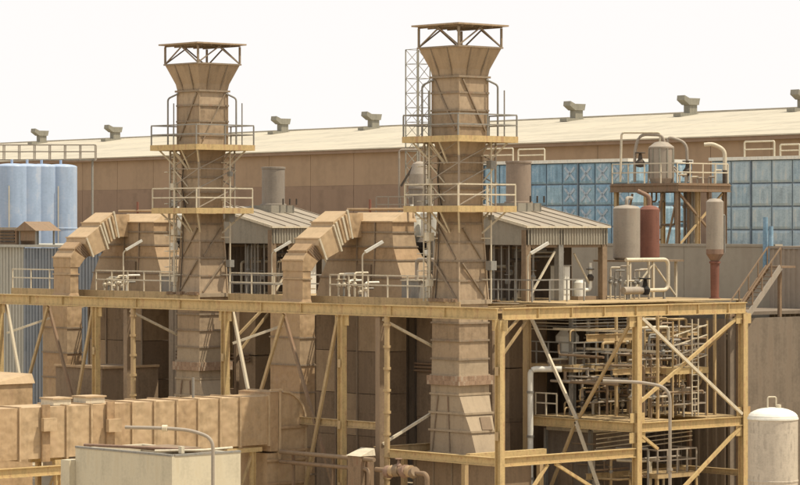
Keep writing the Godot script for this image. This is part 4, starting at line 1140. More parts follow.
	for x in [-26.0, -18.8]:
		ibeam(s2, "leg", Vector3(x, 0, -7.2), Vector3(x, 2.57, -7.2), 0.24, 0.24, M.yellow)
	bar(s2, "brace", Vector3(-18.6, 2.4, -7.2), Vector3(-16.4, 0.1, -7.2), 0.1, 0.1, M.pale)
	# box ducts below the far unit
	var b := thing("duct_box", "tan box duct with sloping lid coloured sunlit pale at the left edge under the deck", "duct", Vector3(-9, 0, -27))
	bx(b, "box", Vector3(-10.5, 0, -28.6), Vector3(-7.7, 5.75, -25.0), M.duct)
	loft(b, "lid", [[Vector3(-10.6, 5.75, -28.7), Vector3(-10.6, 5.75, -24.9), Vector3(-7.6, 5.75, -24.9), Vector3(-7.6, 5.75, -28.7)], [Vector3(-10.0, 6.0, -28.2), Vector3(-10.0, 6.0, -25.2), Vector3(-7.6, 6.25, -25.2), Vector3(-7.6, 6.25, -28.2)]], M.duct_b)  # lid in a lighter tan to look sunlit
	bar(b, "stiffener", Vector3(-10.55, 5.0, -28.6), Vector3(-10.55, 5.0, -25.0), 0.1, 0.1, M.duct_c)
	b = thing("duct_box", "brown box duct lying between the far braces under the deck", "duct", Vector3(-2.5, 0, -25))
	bx(b, "box", Vector3(-3.2, 0, -29.2), Vector3(0.6, 6.4, -24.9), M.casing)
	bar(b, "rim", Vector3(-3.28, 6.44, -29.2), Vector3(-3.28, 6.44, -24.9), 0.12, 0.12, M.duct)
	bar(b, "rim", Vector3(-3.2, 6.44, -24.82), Vector3(0.6, 6.44, -24.82), 0.12, 0.12, M.duct)
	# twin pipes along the foot of the frame
	var p := thing("pipe_pair", "two brown pipes running low beside the bend of the long duct", "pipe", Vector3(-5.5, 0, -3))
	tube(p, "pipe", [Vector3(-5.4, 2.98, -7.2), Vector3(-5.4, 2.98, -0.2)], 0.11, M.casing)
	tube(p, "pipe", [Vector3(-5.4, 2.5, -7.2), Vector3(-5.4, 2.5, -0.6), Vector3(-5.4, 0, -0.6)], 0.1, M.brown_steel, 0.25)
	for z in [-6.4, -3.4, -0.9]:
		bar(p, "stand", Vector3(-5.2, 0, z), Vector3(-5.2, 2.95, z), 0.12, 0.12, M.brown_steel)
	p = thing("lit_lid_box", "small brown box with lid coloured sunlit pale at the foot of the pipe column", "box", Vector3(-5.4, 0, -2.4))
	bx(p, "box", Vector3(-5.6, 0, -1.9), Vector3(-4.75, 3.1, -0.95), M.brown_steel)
	loft(p, "lid", [[Vector3(-5.66, 3.11, -1.96), Vector3(-5.66, 3.11, -0.9), Vector3(-4.7, 3.11, -0.9), Vector3(-4.7, 3.11, -1.96)], [Vector3(-5.45, 3.2, -1.9), Vector3(-5.45, 3.2, -0.95), Vector3(-4.72, 3.45, -0.95), Vector3(-4.72, 3.45, -1.9)]], M.pale)  # pale lid colour stands for sunlight on the top
	p = thing("lagged_valve", "lumpy rust orange lagged valve on the pipe at the frame foot", "valve", Vector3(-4.6, 2.0, 1.2))
	tube(p, "pipe", [Vector3(-5.1, 2.5, -0.4), Vector3(-5.1, 2.5, 3.2), Vector3(-5.1, 0, 3.2)], 0.12, M.brown_steel, 0.3, 12)
	for k in 7:
		var zq := 0.35 + k * 0.3
		var rr := rng.randf_range(0.17, 0.32)
		tube(p, "lagging", [Vector3(-5.1, 2.5 + rng.randf_range(-0.08, 0.08), zq), Vector3(-5.1 + rng.randf_range(-0.05, 0.05), 2.5 + rng.randf_range(-0.1, 0.08), zq + 0.29)], rr, [M.rust_dull, M.duct, M.casing, M.brown_steel][k % 4], 0.0, 9)
	valve(p, Vector3(-5.1, 2.8, 1.2), 0.4, M.rust_dull)
	p = thing("low_casing", "dark casing below the low platform under the near stack", "casing", Vector3(-1, 0, 1))
	bx(p, "side_panel", Vector3(-2.1, 0, -1.1), Vector3(2.3, 2.9, 2.6), M.casing)
	for z in [-0.9, 0.4, 1.7]:
		bar(p, "seam_bar", Vector3(-2.13, 0.05, z), Vector3(-2.13, 2.85, z), 0.08, 0.05, M.rib)

# ------------------------------------------------------------------ contents of the right hand frame
func right_bay() -> void:
	var t := thing("mezzanine", "brown mezzanine floor with pipes inside the right hand frame", "platform", Vector3(9, 0, -0.8))
	bx(t, "floor", Vector3(6.4, 7.12, -3.2), Vector3(11.6, 7.18, 1.3), M.yellow_b)
	bar(t, "edge_beam", Vector3(6.4, 7.0, -3.2), Vector3(6.4, 7.0, 1.3), 0.12, 0.36, M.yellow_b)
	bar(t, "edge_beam", Vector3(6.4, 7.0, 1.36), Vector3(11.6, 7.0, 1.36), 0.12, 0.36, M.yellow_b)
	for q in [[6.7, 1.05], [11.4, 1.05], [6.7, -2.9], [11.4, -2.9]]:
		ibeam(t, "leg", Vector3(q[0], 0, q[1]), Vector3(q[0], 9.7 if q[1] > 0 else 7.1, q[1]), 0.26, 0.26, M.grey_steel)
	railing(t, [Vector3(6.5, 7.18, -3.0), Vector3(6.5, 7.18, 1.25), Vector3(11.5, 7.18, 1.25)], M.grey_steel, 1.1, 0.9)
	for k in 5:
		tube(t, "conduit", [Vector3(6.6, 9.55 - 0.16 * k, -3.0), Vector3(6.6, 9.55 - 0.16 * k, 1.2), Vector3(11.5, 9.55 - 0.16 * k, 1.2 + 0.02 * k)], 0.03, M.pale if k % 2 == 0 else M.grey_steel, 0.2)
	t = thing("pump_set", "white capped pump unit on the mezzanine inside the right hand frame", "pump", Vector3(8.2, 7.18, -0.5))
	var c := Vector3(8.2, 7.18, -0.6)
	bx(t, "skid", c + Vector3(-1.0, 0, -0.7), c + Vector3(1.6, 0.15, 0.7), M.casing)
	lathe(t, "motor", c + Vector3(-0.2, 0.15, 0), [Vector2(0.001, 0), Vector2(0.45, 0), Vector2(0.45, 0.9), Vector2(0.6, 0.92), Vector2(0.6, 1.2), Vector2(0.35, 1.5), Vector2(0.001, 1.55)], M.white, 20)
	tube(t, "pipe", [c + Vector3(-0.2, 0.5, 0), c + Vector3(1.3, 0.5, 0), c + Vector3(1.3, 2.2, 0)], 0.12, M.grey_steel, 0.25)
	lathe(t, "motor", c + Vector3(1.3, 1.0, 0.3), [Vector2(0.001, 0), Vector2(0.3, 0), Vector2(0.34, 0.7), Vector2(0.001, 0.85)], M.white, 16)
	# pipe runs: several manifolds on the floors
	var sets := [
		["bundle of pale pipes and valves on the mezzanine near the middle column", Vector3(9.6, 7.18, 0.6), 8, 2.3, 0.24],
		["thicket of pipes on the floor under the mezzanine", Vector3(6.6, 4.68, 1.9), 9, 2.2, 0.33],
		["thicket of pipes behind the middle yellow column of the right hand frame", Vector3(6.5, 4.68, 4.9), 8, 3.6, 0.28],
		["cluster of pipes and valves beside the caged ladder", Vector3(8.6, 4.68, 4.2), 9, 4.4, 0.25],
		["row of thin pipes hanging under the top beam behind the right bay braces", Vector3(10.2, 7.1, 3.4), 9, 2.4, 0.3],
		["dense pipes and valves on the floor close to the right yellow column", Vector3(10.0, 4.68, 2.2), 8, 1.7, 0.3],
		["upright pipes between the white pipe and the dark cabin", Vector3(5.7, 0, 3.4), 5, 3.9, 0.3],
		["low pipes and valves at the foot of the right hand frame", Vector3(6.6, 0, 5.0), 9, 3.4, 0.3]]
	for s in sets:
		t = thing("pipe_manifold", s[0], "pipework", s[1], "pipework in the right hand frame")
		var o: Vector3 = s[1]
		var ht: float = s[3]
		for k in s[2]:
			var a := o + Vector3(k * s[4] + rng.randf() * 0.1, 0, rng.randf_range(-0.7, 0.7))
			var hh := ht * rng.randf_range(0.45, 1.0)
			var m: Material = [M.vessel, M.yellow_b, M.grey_steel, M.casing, M.pale][rng.randi() % 5]
			var dirx := 1.0 if rng.randf() > 0.5 else -1.0
			tube(t, "pipe", [a, a + Vector3(0, hh, 0), a + Vector3(dirx * rng.randf_range(0.3, 1.0), hh, 0), a + Vector3(dirx * 1.0, hh, -1.2)], rng.randf_range(0.035, 0.075), m, 0.15)
			if rng.randf() > 0.35:
				valve(t, a + Vector3(0, hh * rng.randf_range(0.3, 0.8), 0), rng.randf_range(0.25, 0.42), [M.grey_steel, M.dark, M.pale][rng.randi() % 3])
		for k in 3:
			var y := ht * (0.3 + 0.25 * k)
			tube(t, "header_pipe", [o + Vector3(-0.3, y, 0.5), o + Vector3(s[2] * s[4] + 0.5, y, 0.5)], 0.05, M.vessel if k != 1 else M.brown_steel)
	t = thing("pipe_rack", "maze of level pipes and cable trays crossing the right hand frame", "pipework", Vector3(9, 4.68, 3))
	for q in [[7.4, 3.4], [9.9, 1.9], [7.4, 6.2], [12.2, 1.9], [12.2, 5.6], [8.9, 0.6]]:
		bar(t, "stanchion", Vector3(q[0], 4.68, q[1]), Vector3(q[0], 9.7, q[1]), 0.12, 0.12, M.yellow_b)
	for k in 30:
		var y := 5.0 + rng.randf() * 4.5
		var m: Material = [M.brown_steel, M.vessel, M.yellow_b, M.grey_steel, M.pale, M.casing][rng.randi() % 6]
		var r := rng.randf_range(0.03, 0.085)
		if k % 2 == 0:
			var z := rng.randf_range(0.4, 6.3)
			var xa := rng.randf_range(5.5, 8.5)
			var xb := xa + rng.randf_range(2.0, 4.0)
			tube(t, "pipe", [Vector3(xa, y - rng.randf() * 0.8, z), Vector3(xa, y, z), Vector3(xb, y, z), Vector3(xb, y + rng.randf_range(-0.9, 0.7), z)], r, m, 0.2)
			if rng.randf() > 0.4:
				valve(t, Vector3(lerpf(xa, xb, 0.5), y + 0.05, z), 0.34, [M.grey_steel, M.pale, M.casing][k % 3])
		else:
			var x := rng.randf_range(5.6, 12.2)
			var za := rng.randf_range(-0.2, 2.5)
			tube(t, "pipe", [Vector3(x, y + 0.5, za), Vector3(x, y, za), Vector3(x, y, za + rng.randf_range(2.0, 3.8))], r, m, 0.2)
	for k in 4:
		var y := 8.9 - k * 1.0
		var x := 6.2 + k * 1.3
		bx(t, "cable_tray", Vector3(x, y, 0.2), Vector3(x + 0.4, y + 0.03, 6.0), M.vessel)
		bx(t, "cable_tray_lip", Vector3(x - 0.02, y, 0.2), Vector3(x, y + 0.12, 6.0), M.pale)
	# caged access tower
	t = thing("access_tower", "railed ladder tower of thin steel bars in the right bay", "ladder tower", Vector3(10.6, 4.68, 5.0))
	for lv in [[4.68, "a"], [7.1, "b"]]:
		var y: float = lv[0]
		if y > 5.0:
			bx(t, "landing", Vector3(8.7, y - 0.3, 4.0), Vector3(11.3, y, 6.0), M.yellow)
		railing(t, [Vector3(8.8, y, 4.1), Vector3(8.8, y, 5.9), Vector3(11.2, y, 5.9), Vector3(11.2, y, 4.1)], M.vessel, 1.15, 0.8)
	for q in [[8.75, 4.05], [8.75, 5.95], [11.25, 5.95], [11.25, 4.05]]:
		bar(t, "leg", Vector3(q[0], 4.68, q[1]), Vector3(q[0], 9.4, q[1]), 0.07, 0.07, M.yellow_b)
	for k in 14:
		bar(t, "rung", Vector3(10.0, 4.95 + 0.3 * k, 6.05), Vector3(10.45, 4.95 + 0.3 * k, 6.05), 0.04, 0.04, M.pale)
	for s in [10.0, 10.45]:
		bar(t, "stile", Vector3(s, 4.7, 6.08), Vector3(s, 9.5, 6.08), 0.05, 0.05, M.pale)
	for k in 4:
		bar(t, "diagonal", Vector3(8.75 + 0.0, 7.2 + 0.5 * k, 6.0), Vector3(11.2, 7.7 + 0.5 * k, 6.0), 0.05, 0.05, M.pale)
	t = thing("access_tower", "lower railed landing of thin steel bars under the right bay floor", "ladder tower", Vector3(9.5, 0, 5.2))
	bx(t, "landing", Vector3(7.4, 1.75, 4.2), Vector3(10.4, 1.98, 6.2), M.yellow_b)
	railing(t, [Vector3(7.5, 1.98, 4.3), Vector3(7.5, 1.98, 6.1), Vector3(10.3, 1.98, 6.1), Vector3(10.3, 1.98, 4.3)], M.vessel, 1.15, 0.7)
	for q in [[7.5, 4.3], [7.5, 6.1], [10.3, 6.1], [10.3, 4.3]]:
		bar(t, "leg", Vector3(q[0], 0, q[1]), Vector3(q[0], 1.74, q[1]), 0.1, 0.1, M.yellow_b)
	for k in 5:
		tube(t, "conduit", [Vector3(5.6, 3.0 + 0.22 * k, 3.8), Vector3(12.5, 3.3 + 0.22 * k, 3.8)], 0.03, M.pale)
	# white pipe left of the middle
	t = thing("white_pipe", "white vertical pipe with elbow just right of the near stack frame column", "pipe", Vector3(4.4, 0, 0.2))
	tube(t, "pipe", [Vector3(5.6, 7.0, 1.4), Vector3(4.55, 7.0, 0.25), Vector3(4.55, 0, 0.25)], 0.15, M.white, 0.3, 12)
	for y in [1.5, 3.6, 5.8]:
		tube(t, "coupling", [Vector3(4.55, y, 0.25), Vector3(4.55, y + 0.12, 0.25)], 0.19, M.grey_steel, 0.0, 12)
	# grey framed dark cabinet low
	t = thing("equipment_cabin", "dark cabin with grey frame low inside the right hand frame", "cabin", Vector3(7.5, 0, 0.5))
	bx(t, "body", Vector3(6.2, 0, -0.2), Vector3(9.6, 3.9, 2.8), M.hall)
	for q in [[6.15, -0.25], [6.15, 2.85], [9.65, 2.85]]:
		bar(t, "frame", Vector3(q[0], 0, q[1]), Vector3(q[0], 4.0, q[1]), 0.18, 0.18, M.grey_steel)
	bar(t, "frame", Vector3(6.15, 3.98, -0.16), Vector3(6.15, 3.98, 2.76), 0.16, 0.16, M.pale)
	bar(t, "frame", Vector3(6.24, 3.98, 2.85), Vector3(9.56, 3.98, 2.85), 0.16, 0.16, M.pale)
	bx(t, "door", Vector3(6.12, 0.1, 0.6), Vector3(6.2, 2.3, 1.6), M.casing)
	# lower railing left
	t = thing("guard_rail", "short pale guard rail beside the white vertical pipe", "railing", Vector3(5.6, 4.68, 0.5))
	railing(t, [Vector3(5.45, 4.68, -0.3), Vector3(5.45, 4.68, 1.2)], M.pale, 1.1, 0.75)

# ------------------------------------------------------------------ vessels and pipe platform at the right
func process_tower() -> void:
	var t := thing("pipe_platform", "brown steel platform on posts carrying a steel vessel, before the panel tanks", "platform", Vector3(28.5, 12.4, -14))
	var a := Vector3(26.9, 16.6, -16.2)
	var x1 := 31.2
	var z1 := -11.2
	bx(t, "floor", Vector3(27.7, 16.5, -16.6), Vector3(x1 + 1.0, 16.6, z1), M.brown_steel)
	for q in [[27.7, -16.6, 27.7, z1], [27.7, z1, x1 + 1.0, z1], [x1 + 1.0, -16.6, x1 + 1.0, z1], [27.7, -16.6, x1 + 1.0, -16.6]]:
		ibeam(t, "edge_beam", Vector3(q[0], 16.3, q[1]), Vector3(q[2], 16.3, q[3]), 0.2, 0.4, M.brown_steel)
	for q in [[27.9, -16.3], [27.9, -13.9], [27.9, -11.4], [29.6, -11.4], [31.9, -11.4], [31.9, -16.3]]:
		ibeam(t, "post", Vector3(q[0], 12.4, q[1]), Vector3(q[0], 16.1, q[1]), 0.22, 0.22, M.yellow_b if rng.randf() > 0.4 else M.brown_steel)
	for k in 4:
		bar(t, "brace", Vector3(27.9, 12.6, -16.0 + 1.2 * k), Vector3(27.9, 16.0, -15.0 + 1.2 * k), 0.1, 0.1, M.brown_steel)
	bar(t, "brace", Vector3(28.0, 16.0, -11.4), Vector3(31.7, 13.0, -11.4), 0.12, 0.12, M.brown_steel)
	bar(t, "brace", Vector3(28.0, 13.0, -11.4), Vector3(31.7, 16.0, -11.4), 0.1, 0.1, M.yellow_b)
	railing(t, [Vector3(27.75, 16.6, -16.5), Vector3(27.75, 16.6, z1 - 0.1), Vector3(x1 + 0.9, 16.6, z1 - 0.1)], M.pale, 1.15, 1.2)
	for k in 7:
		var h := 0.3 + rng.randf() * 0.5
		tube(t, "pipe", [Vector3(28.6 + k * 0.5, 16.6, -11.9), Vector3(28.6 + k * 0.5, 16.6 + h, -11.9), Vector3(28.9 + k * 0.5, 16.6 + h, -11.6)], 0.06, M.pale if k % 2 == 0 else M.vessel, 0.1)
	for k in 6:
		tube(t, "hanging_pipe", [Vector3(29.2 + k * 0.45, 12.4, -12.0 - 0.2 * k), Vector3(29.2 + k * 0.45, 16.2, -12.0 - 0.2 * k)], 0.06 + 0.03 * (k % 3), [M.dark, M.brown_steel, M.grey_steel][k % 3])
	for k in 14:
		var px := rng.randf_range(28.6, 31.0)
		var pz := rng.randf_range(-16.2, -11.7)
		var y := rng.randf_range(12.9, 16.0)
		tube(t, "hanging_pipe", [Vector3(px, 16.5, pz), Vector3(px, y, pz), Vector3(px + rng.randf_range(-1.0, 1.0), y, pz + rng.randf_range(-0.9, 0.3))], rng.randf_range(0.04, 0.09), [M.brown_steel, M.vessel, M.grey_steel, M.casing][k % 4], 0.2)
	for k in 6:
		var px := rng.randf_range(28.2, 31.6)
		tube(t, "pipe", [Vector3(px, 16.6, -15.8 + k * 0.5), Vector3(px, 17.2 + rng.randf() * 0.9, -15.8 + k * 0.5), Vector3(px + 0.7, 17.0, -15.6 + k * 0.5)], 0.05, M.vessel, 0.15)
	t = thing("steel_vessel", "shiny ribbed steel vessel with bent pipes on the brown pipe platform", "vessel", Vector3(29.3, 16.6, -14.0))
	var c := Vector3(29.3, 16.6, -14.0)
	lathe(t, "shell", c, [Vector2(0.001, 0), Vector2(0.6, 0), Vector2(0.72, 0.3), Vector2(0.72, 2.05), Vector2(0.75, 2.06), Vector2(0.75, 2.16), Vector2(0.66, 2.22), Vector2(0.4, 2.42), Vector2(0.001, 2.5)], M.vessel, 28)
	for k in 10:
		var an := TAU * k / 10.0
		bar(t, "rib", c + Vector3(cos(an) * 0.73, 0.35, sin(an) * 0.73), c + Vector3(cos(an) * 0.73, 2.05, sin(an) * 0.73), 0.06, 0.06, M.vent)
	tube(t, "bent_pipe", [c + Vector3(0.1, 2.2, 0.2), c + Vector3(0.0, 2.85, 0.1), c + Vector3(-0.9, 2.9, -0.9), c + Vector3(-1.1, 2.0, -1.1), c + Vector3(-1.1, 0.1, -1.1)], 0.09, M.vessel, 0.5, 12)
	tube(t, "bent_pipe", [c + Vector3(0.25, 2.3, 0.2), c + Vector3(0.3, 2.75, 0.3), c + Vector3(1.0, 2.4, 1.1), c + Vector3(1.0, 0.1, 1.15)], 0.09, M.vessel, 0.5, 12)
	tube(t, "bent_pipe", [c + Vector3(-0.1, 2.4, 0.0), c + Vector3(-0.1, 3.0, 0.0), c + Vector3(-1.7, 3.0, -1.6), c + Vector3(-1.75, 0.1, -1.65)], 0.07, M.pale, 0.2)
	valve(t, c + Vector3(-0.95, 1.3, -0.8), 0.7, M.dark)
	valve(t, c + Vector3(1.0, 0.8, 1.15), 0.7, M.dark)
	t = thing("hooked_pipe", "dark upright pipe with pale hooked top beside the right panel tank", "pipe", Vector3(32.0, 12.4, -12.3))
	tube(t, "lower_pipe", [Vector3(32.5, 12.4, -11.9), Vector3(32.5, 17.4, -11.9)], 0.14, M.dark, 0.0, 12)
	tube(t, "hook", [Vector3(32.5, 17.4, -11.9), Vector3(32.5, 18.6, -11.9), Vector3(32.0, 18.95, -12.4), Vector3(31.7, 18.9, -12.8)], 0.12, M.pale, 0.35, 12)
	# vessels on a deck stand
	t = thing("vessel_stand", "pale pipe stand on the deck carrying the tan and red vessels", "stand", Vector3(17.4, 10.28, -4.4))
	for q in [[15.4, -5.2], [15.4, -3.3], [17.2, -3.3], [19.3, -3.6], [19.3, -5.6]]:
		bar(t, "leg", Vector3(q[0], 10.28, q[1]), Vector3(q[0], 12.2, q[1]), 0.12, 0.12, M.pale)
	bx(t, "top_plate", Vector3(15.2, 12.2, -5.8), Vector3(19.5, 12.3, -3.2), M.casing)
	bar(t, "brace", Vector3(15.4, 10.4, -3.3), Vector3(17.2, 12.1, -3.3), 0.07, 0.07, M.pale)
	bar(t, "brace", Vector3(17.3, 12.1, -3.35), Vector3(19.2, 10.4, -3.55), 0.07, 0.07, M.pale)
	t = thing("tan_vessel", "tan upright vessel beside the rust red one above the deck", "vessel", Vector3(16.2, 12.3, -4.3))
	lathe(t, "shell", Vector3(16.2, 12.3, -4.3), [Vector2(0.001, 0), Vector2(0.6, 0), Vector2(0.72, 0.12), Vector2(0.72, 2.75), Vector2(0.6, 2.85), Vector2(0.001, 2.95)], M.vessel, 32)
	tube(t, "outlet", [Vector3(16.2, 15.2, -4.3), Vector3(16.2, 15.6, -4.3), Vector3(16.9, 15.6, -4.6)], 0.1, M.vessel, 0.2)
	t = thing("red_vessel", "rust red upright vessel beside the tan one above the deck", "vessel", Vector3(18.4, 12.3, -4.7))
	lathe(t, "shell", Vector3(18.4, 12.3, -4.7), [Vector2(0.001, 0), Vector2(0.45, 0), Vector2(0.55, 0.15), Vector2(0.55, 2.7), Vector2(0.4, 2.85), Vector2(0.001, 2.95)], M.rust, 28)
	tube(t, "outlet", [Vector3(18.4, 15.2, -4.7), Vector3(18.4, 15.7, -4.7), Vector3(18.0, 16.0, -5.2)], 0.12, M.rust_dull, 0.2)
	t = thing("tall_vessel", "tall vessel with tan barrel and red leg standing alone on the deck right", "vessel", Vector3(18.2, 10.28, 0.2))
	c = Vector3(18.2, 10.28, 0.2)
	lathe(t, "leg", c, [Vector2(0.001, 0), Vector2(0.3, 0), Vector2(0.3, 0.05), Vector2(0.22, 0.06), Vector2(0.24, 1.85), Vector2(0.3, 1.86), Vector2(0.3, 1.96), Vector2(0.22, 1.98)], M.rust, 20)
	lathe(t, "cone", c, [Vector2(0.22, 1.98), Vector2(0.46, 2.35), Vector2(0.46, 2.6)], M.rust_dull, 24)
	lathe(t, "barrel", c, [Vector2(0.46, 2.6), Vector2(0.46, 5.1), Vector2(0.3, 5.25), Vector2(0.001, 5.28)], M.vessel, 24)
	tube(t, "side_pipe", [c + Vector3(0.45, 4.4, 0.0), c + Vector3(0.75, 4.4, 0.0), c + Vector3(0.75, 2.4, 0.0)], 0.06, M.grey_steel, 0.1)
	# pale pipe loop with valve
	t = thing("pipe_loop", "pale looped pipe with black valve on the deck before the tan vessel", "pipe", Vector3(15, 10.28, -1.5))
	tube(t, "pipe", [Vector3(12.9, 12.35, -1.2), Vector3(16.1, 12.35, -1.2), Vector3(16.1, 10.75, -1.2), Vector3(12.9, 10.75, -1.2)], 0.1, M.pale, 0.35, 12)
	tube(t, "drum", [Vector3(12.7, 10.75, -1.2), Vector3(14.1, 10.75, -1.2)], 0.2, M.vessel, 0.0, 14)
	for x in [13.0, 15.8]:
		bar(t, "stand", Vector3(x, 10.28, -1.2), Vector3(x, 10.7, -1.2), 0.1, 0.1, M.grey_steel)
	for x in [13.3, 14.9]:
		bar(t, "stand", Vector3(x, 10.28, -1.45), Vector3(x, 12.3, -1.45), 0.08, 0.08, M.pale)
	valve(t, Vector3(14.3, 10.85, -1.15), 0.7, M.black)
	t = thing("pipe_manifold", "small valves and thin pipes on the deck behind the pale looped pipe", "pipework", Vector3(14.2, 10.28, -2.6))
	for k in 7:
		var h := 0.6 + rng.randf() * 1.2
		tube(t, "pipe", [Vector3(13.0 + 0.36 * k, 10.28, -2.4), Vector3(13.0 + 0.36 * k, 10.28 + h, -2.4), Vector3(13.4 + 0.36 * k, 10.28 + h, -2.1)], 0.05, [M.pale, M.grey_steel, M.vessel][k % 3], 0.12)
		valve(t, Vector3(13.0 + 0.36 * k, 10.4 + h * 0.5, -2.4), 0.3, M.grey_steel)
	# stair up to the ribbed building
	t = thing("steel_stair", "brown steel stair climbing from the frame corner to the ribbed building", "stair", Vector3(19, 9.6, 4))
	var s0 := Vector3(14.6, 9.2, 4.9)
	var s1 := Vector3(17.5, 12.0, 4.9)
	for w in [Vector3(0, 0, 0.45), Vector3(0, 0, -0.45)]:
		bar(t, "stringer", s0 + w, s1 + w, 0.07, 0.3, M.brown_steel if w.z < 0 else M.vessel)
		bar(t, "hand_rail", s0 + w + Vector3.UP * 1.0, s1 + w + Vector3.UP * 1.0, 0.06, 0.06, M.brown_steel)
		for k in 5:
			var q: Vector3 = (s0 + w).lerp(s1 + w, k / 4.0)
			bar(t, "post", q, q + Vector3.UP * 1.0, 0.05, 0.05, M.brown_steel)
	for k in 14:
		var q := s0.lerp(s1, (k + 0.5) / 14.0)
		bar(t, "tread", q + Vector3(0, 0, 0.4), q - Vector3(0, 0, 0.4), 0.26, 0.04, M.brown_steel)
	bx(t, "landing", Vector3(17.5, 11.95, 4.4), Vector3(18.6, 12.05, 5.4), M.brown_steel)
	for q in [Vector3(18.4, 0, 4.5)]:
		bar(t, "leg", q, q + Vector3.UP * 11.94, 0.16, 0.16, M.brown_steel)
	bar(t, "leg", Vector3(14.75, 0, 4.9), Vector3(14.75, 9.1, 4.9), 0.16, 0.16, M.brown_steel)
	t = thing("blue_pipe_pair", "pair of short blue pipes on the wall top above the stair", "pipe", Vector3(26.7, 11.7, -3.6))
	for k in 2:
		tube(t, "pipe", [Vector3(26.7, 11.7, -3.7 + 0.4 * k), Vector3(26.7, 14.6 - 0.5 * k, -3.7 + 0.4 * k)], 0.14, M.panel_blue, 0.0, 12)
	bar(t, "bracket", Vector3(26.7, 12.2, -3.7), Vector3(26.99, 12.2, -3.7), 0.1, 0.1, M.brown_steel)
	# vessel with pipes seen left of the near stack
	t = thing("cone_vessel", "brown upright vessel with pale conical top just left of the near stack", "vessel", Vector3(16.0, 10.28, -20.6))
	c = Vector3(16.4, 9.6, -20.9)
	lathe(t, "shell", c, [Vector2(0.001, 0), Vector2(0.62, 0), Vector2(0.62, 6.6), Vector2(0.66, 6.62), Vector2(0.66, 6.72), Vector2(0.62, 6.74)], M.cyl, 28)
	lathe(t, "cone", c, [Vector2(0.62, 6.74), Vector2(0.6, 7.5), Vector2(0.4, 8.1), Vector2(0.25, 8.2), Vector2(0.001, 8.25)], M.vessel, 28)
	tube(t, "bent_pipe", [c + Vector3(0, 8.1, 0), c + Vector3(0, 8.9, 0), c + Vector3(-0.9, 8.9, -0.75), c + Vector3(-0.9, 0, -0.75)], 0.06, M.vessel, 0.2)
	bar(t, "strut", c + Vector3(-0.9, 6.8, -0.6), c + Vector3(-0.2, 8.2, -0.1), 0.12, 0.12, M.dark)
	railing(t, [c + Vector3(-1.9, 5.2, -1.6), c + Vector3(-0.7, 5.2, 0.2)], M.vessel, 1.0, 0.8)
	bar(t, "floor", c + Vector3(-2.0, 5.16, -1.75), c + Vector3(-0.55, 5.16, 0.4), 0.7, 0.07, M.brown_steel)

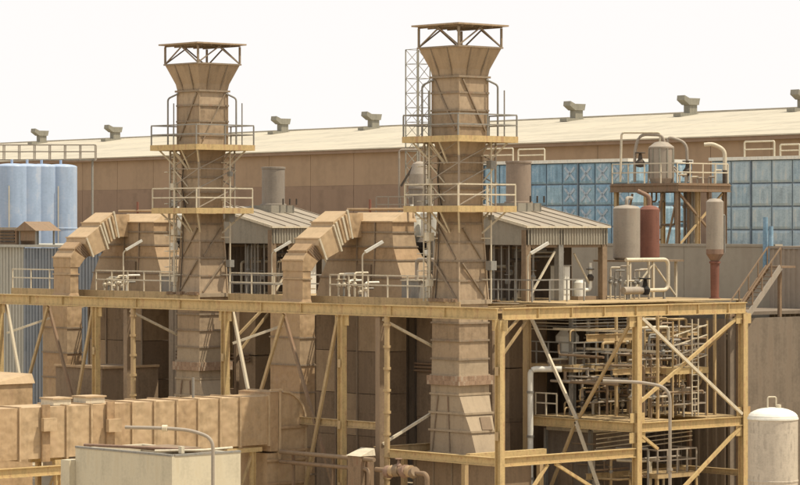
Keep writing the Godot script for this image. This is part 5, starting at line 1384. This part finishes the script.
# ------------------------------------------------------------------ foreground
func foreground() -> void:
	# white tank lower right
	var c := Vector3(2.94, 0, 17.45)
	var t := thing("white_tank", "stained white upright tank with domed lid at the lower right", "tank", c)
	lathe(t, "shell", c, [Vector2(0.001, 0), Vector2(1.12, 0), Vector2(1.12, 2.6), Vector2(1.14, 2.61), Vector2(1.14, 2.67), Vector2(1.12, 2.68), Vector2(1.12, 5.38)], M.white_tank, 48)
	var prof := [Vector2(1.12, 5.38), Vector2(1.15, 5.39), Vector2(1.15, 5.46)]
	for k in 8:
		var an := k / 7.0 * PI * 0.5
		prof.append(Vector2(maxf(1.13 * cos(an), 0.001), 5.47 + 0.46 * sin(an)))
	lathe(t, "dome", c, prof, M.white, 48)
	tube(t, "handle", [c + Vector3(-0.25, 5.85, -0.1), c + Vector3(-0.25, 6.4, -0.1), c + Vector3(0.1, 6.4, 0.1), c + Vector3(0.1, 6.0, 0.1)], 0.035, M.pale, 0.1)
	lathe(t, "inlet", c + Vector3(0.15, 5.85, 0.2), [Vector2(0.001, 0), Vector2(0.12, 0), Vector2(0.12, 0.2), Vector2(0.001, 0.22)], M.pale, 12)
	# concrete tank lower left
	t = thing("concrete_tank", "cream open concrete tank with pipes on its rim at the bottom left", "tank", Vector3(-25.8, 0, 9.9))
	var x0 := -27.57
	var x1 := -24.1
	var z0 := 6.4
	var z1 := 12.85
	var y := 5.0
	bx(t, "wall", Vector3(x0, 0, z0), Vector3(x0 + 0.25, y, z1), M.concrete)
	bx(t, "wall", Vector3(x0 + 0.25, 0, z1 - 0.25), Vector3(x1, y, z1 - 0.002), M.concrete)
	bx(t, "wall", Vector3(x1 - 0.25, 0, z0), Vector3(x1 - 0.002, y, z1 - 0.25), M.concrete)
	bx(t, "wall", Vector3(x0 + 0.25, 0, z0 + 0.002), Vector3(x1 - 0.25, y, z0 + 0.25), M.concrete)
	bx(t, "floor", Vector3(x0 + 0.25, 4.4, z0 + 0.25), Vector3(x1 - 0.25, 4.6, z1 - 0.25), M.casing)
	bar(t, "rim", Vector3(x0 + 0.05, y + 0.04, z0), Vector3(x0 + 0.05, y + 0.04, z1), 0.16, 0.08, M.grey_steel)
	bar(t, "rim", Vector3(x0 + 0.14, y + 0.04, z1 - 0.06), Vector3(x1, y + 0.04, z1 - 0.06), 0.16, 0.08, M.grey_steel)
	tube(t, "rim_pipe", [Vector3(x0 + 0.3, y + 0.12, z0 + 0.2), Vector3(-26.4, y + 0.12, 9.4), Vector3(-25.6, y + 0.12, 12.2)], 0.06, M.rust_dull, 0.3)
	tube(t, "rim_pipe", [Vector3(x0 + 0.1, y + 0.16, 11.6), Vector3(-25.9, y + 0.16, 12.6), Vector3(x1, y + 0.16, 12.3)], 0.05, M.pale, 0.3)
	bx(t, "rim_clamp", Vector3(-26.9, y + 0.08, 12.4), Vector3(-26.75, y + 0.35, 12.6), M.pale)
	bx(t, "cover_slab", Vector3(-26.2, y + 0.01, 8.2), Vector3(x1 - 0.1, y + 0.08, 10.4), M.casing)
	bx(t, "buttress", Vector3(x0 - 0.3, 0, z0 - 0.6), Vector3(x0 + 0.3, 4.5, z0 - 0.01), M.concrete)
	# gooseneck pipes
	t = thing("gooseneck_pipe", "thin tan gooseneck pipe arching over the cream concrete tank", "pipe", Vector3(-27.0, 0, 14.7))
	tube(t, "pipe", [Vector3(-27.0, 0, 14.72), Vector3(-27.0, 5.8, 14.72), Vector3(-27.55, 6.1, 14.05), Vector3(-28.3, 6.18, 13.3), Vector3(-29.3, 6.2, 12.1)], 0.07, M.vessel, 0.4, 10)
	tube(t, "coupling", [Vector3(-28.22, 6.18, 13.4), Vector3(-28.34, 6.18, 13.24)], 0.13, M.pale, 0.0, 10)
	t = thing("gooseneck_pipe", "long tan gooseneck pipe before the middle column of the right hand frame", "pipe", Vector3(0.2, 0, 13.7))
	tube(t, "pipe", [Vector3(0.23, 0, 13.67), Vector3(0.23, 6.75, 13.67), Vector3(-0.6, 7.0, 12.75), Vector3(-1.9, 7.06, 11.5)], 0.075, M.vessel, 0.7, 10)
	tube(t, "flange", [Vector3(0.23, 3.0, 13.67), Vector3(0.23, 3.1, 13.67)], 0.13, M.vessel, 0.0, 10)
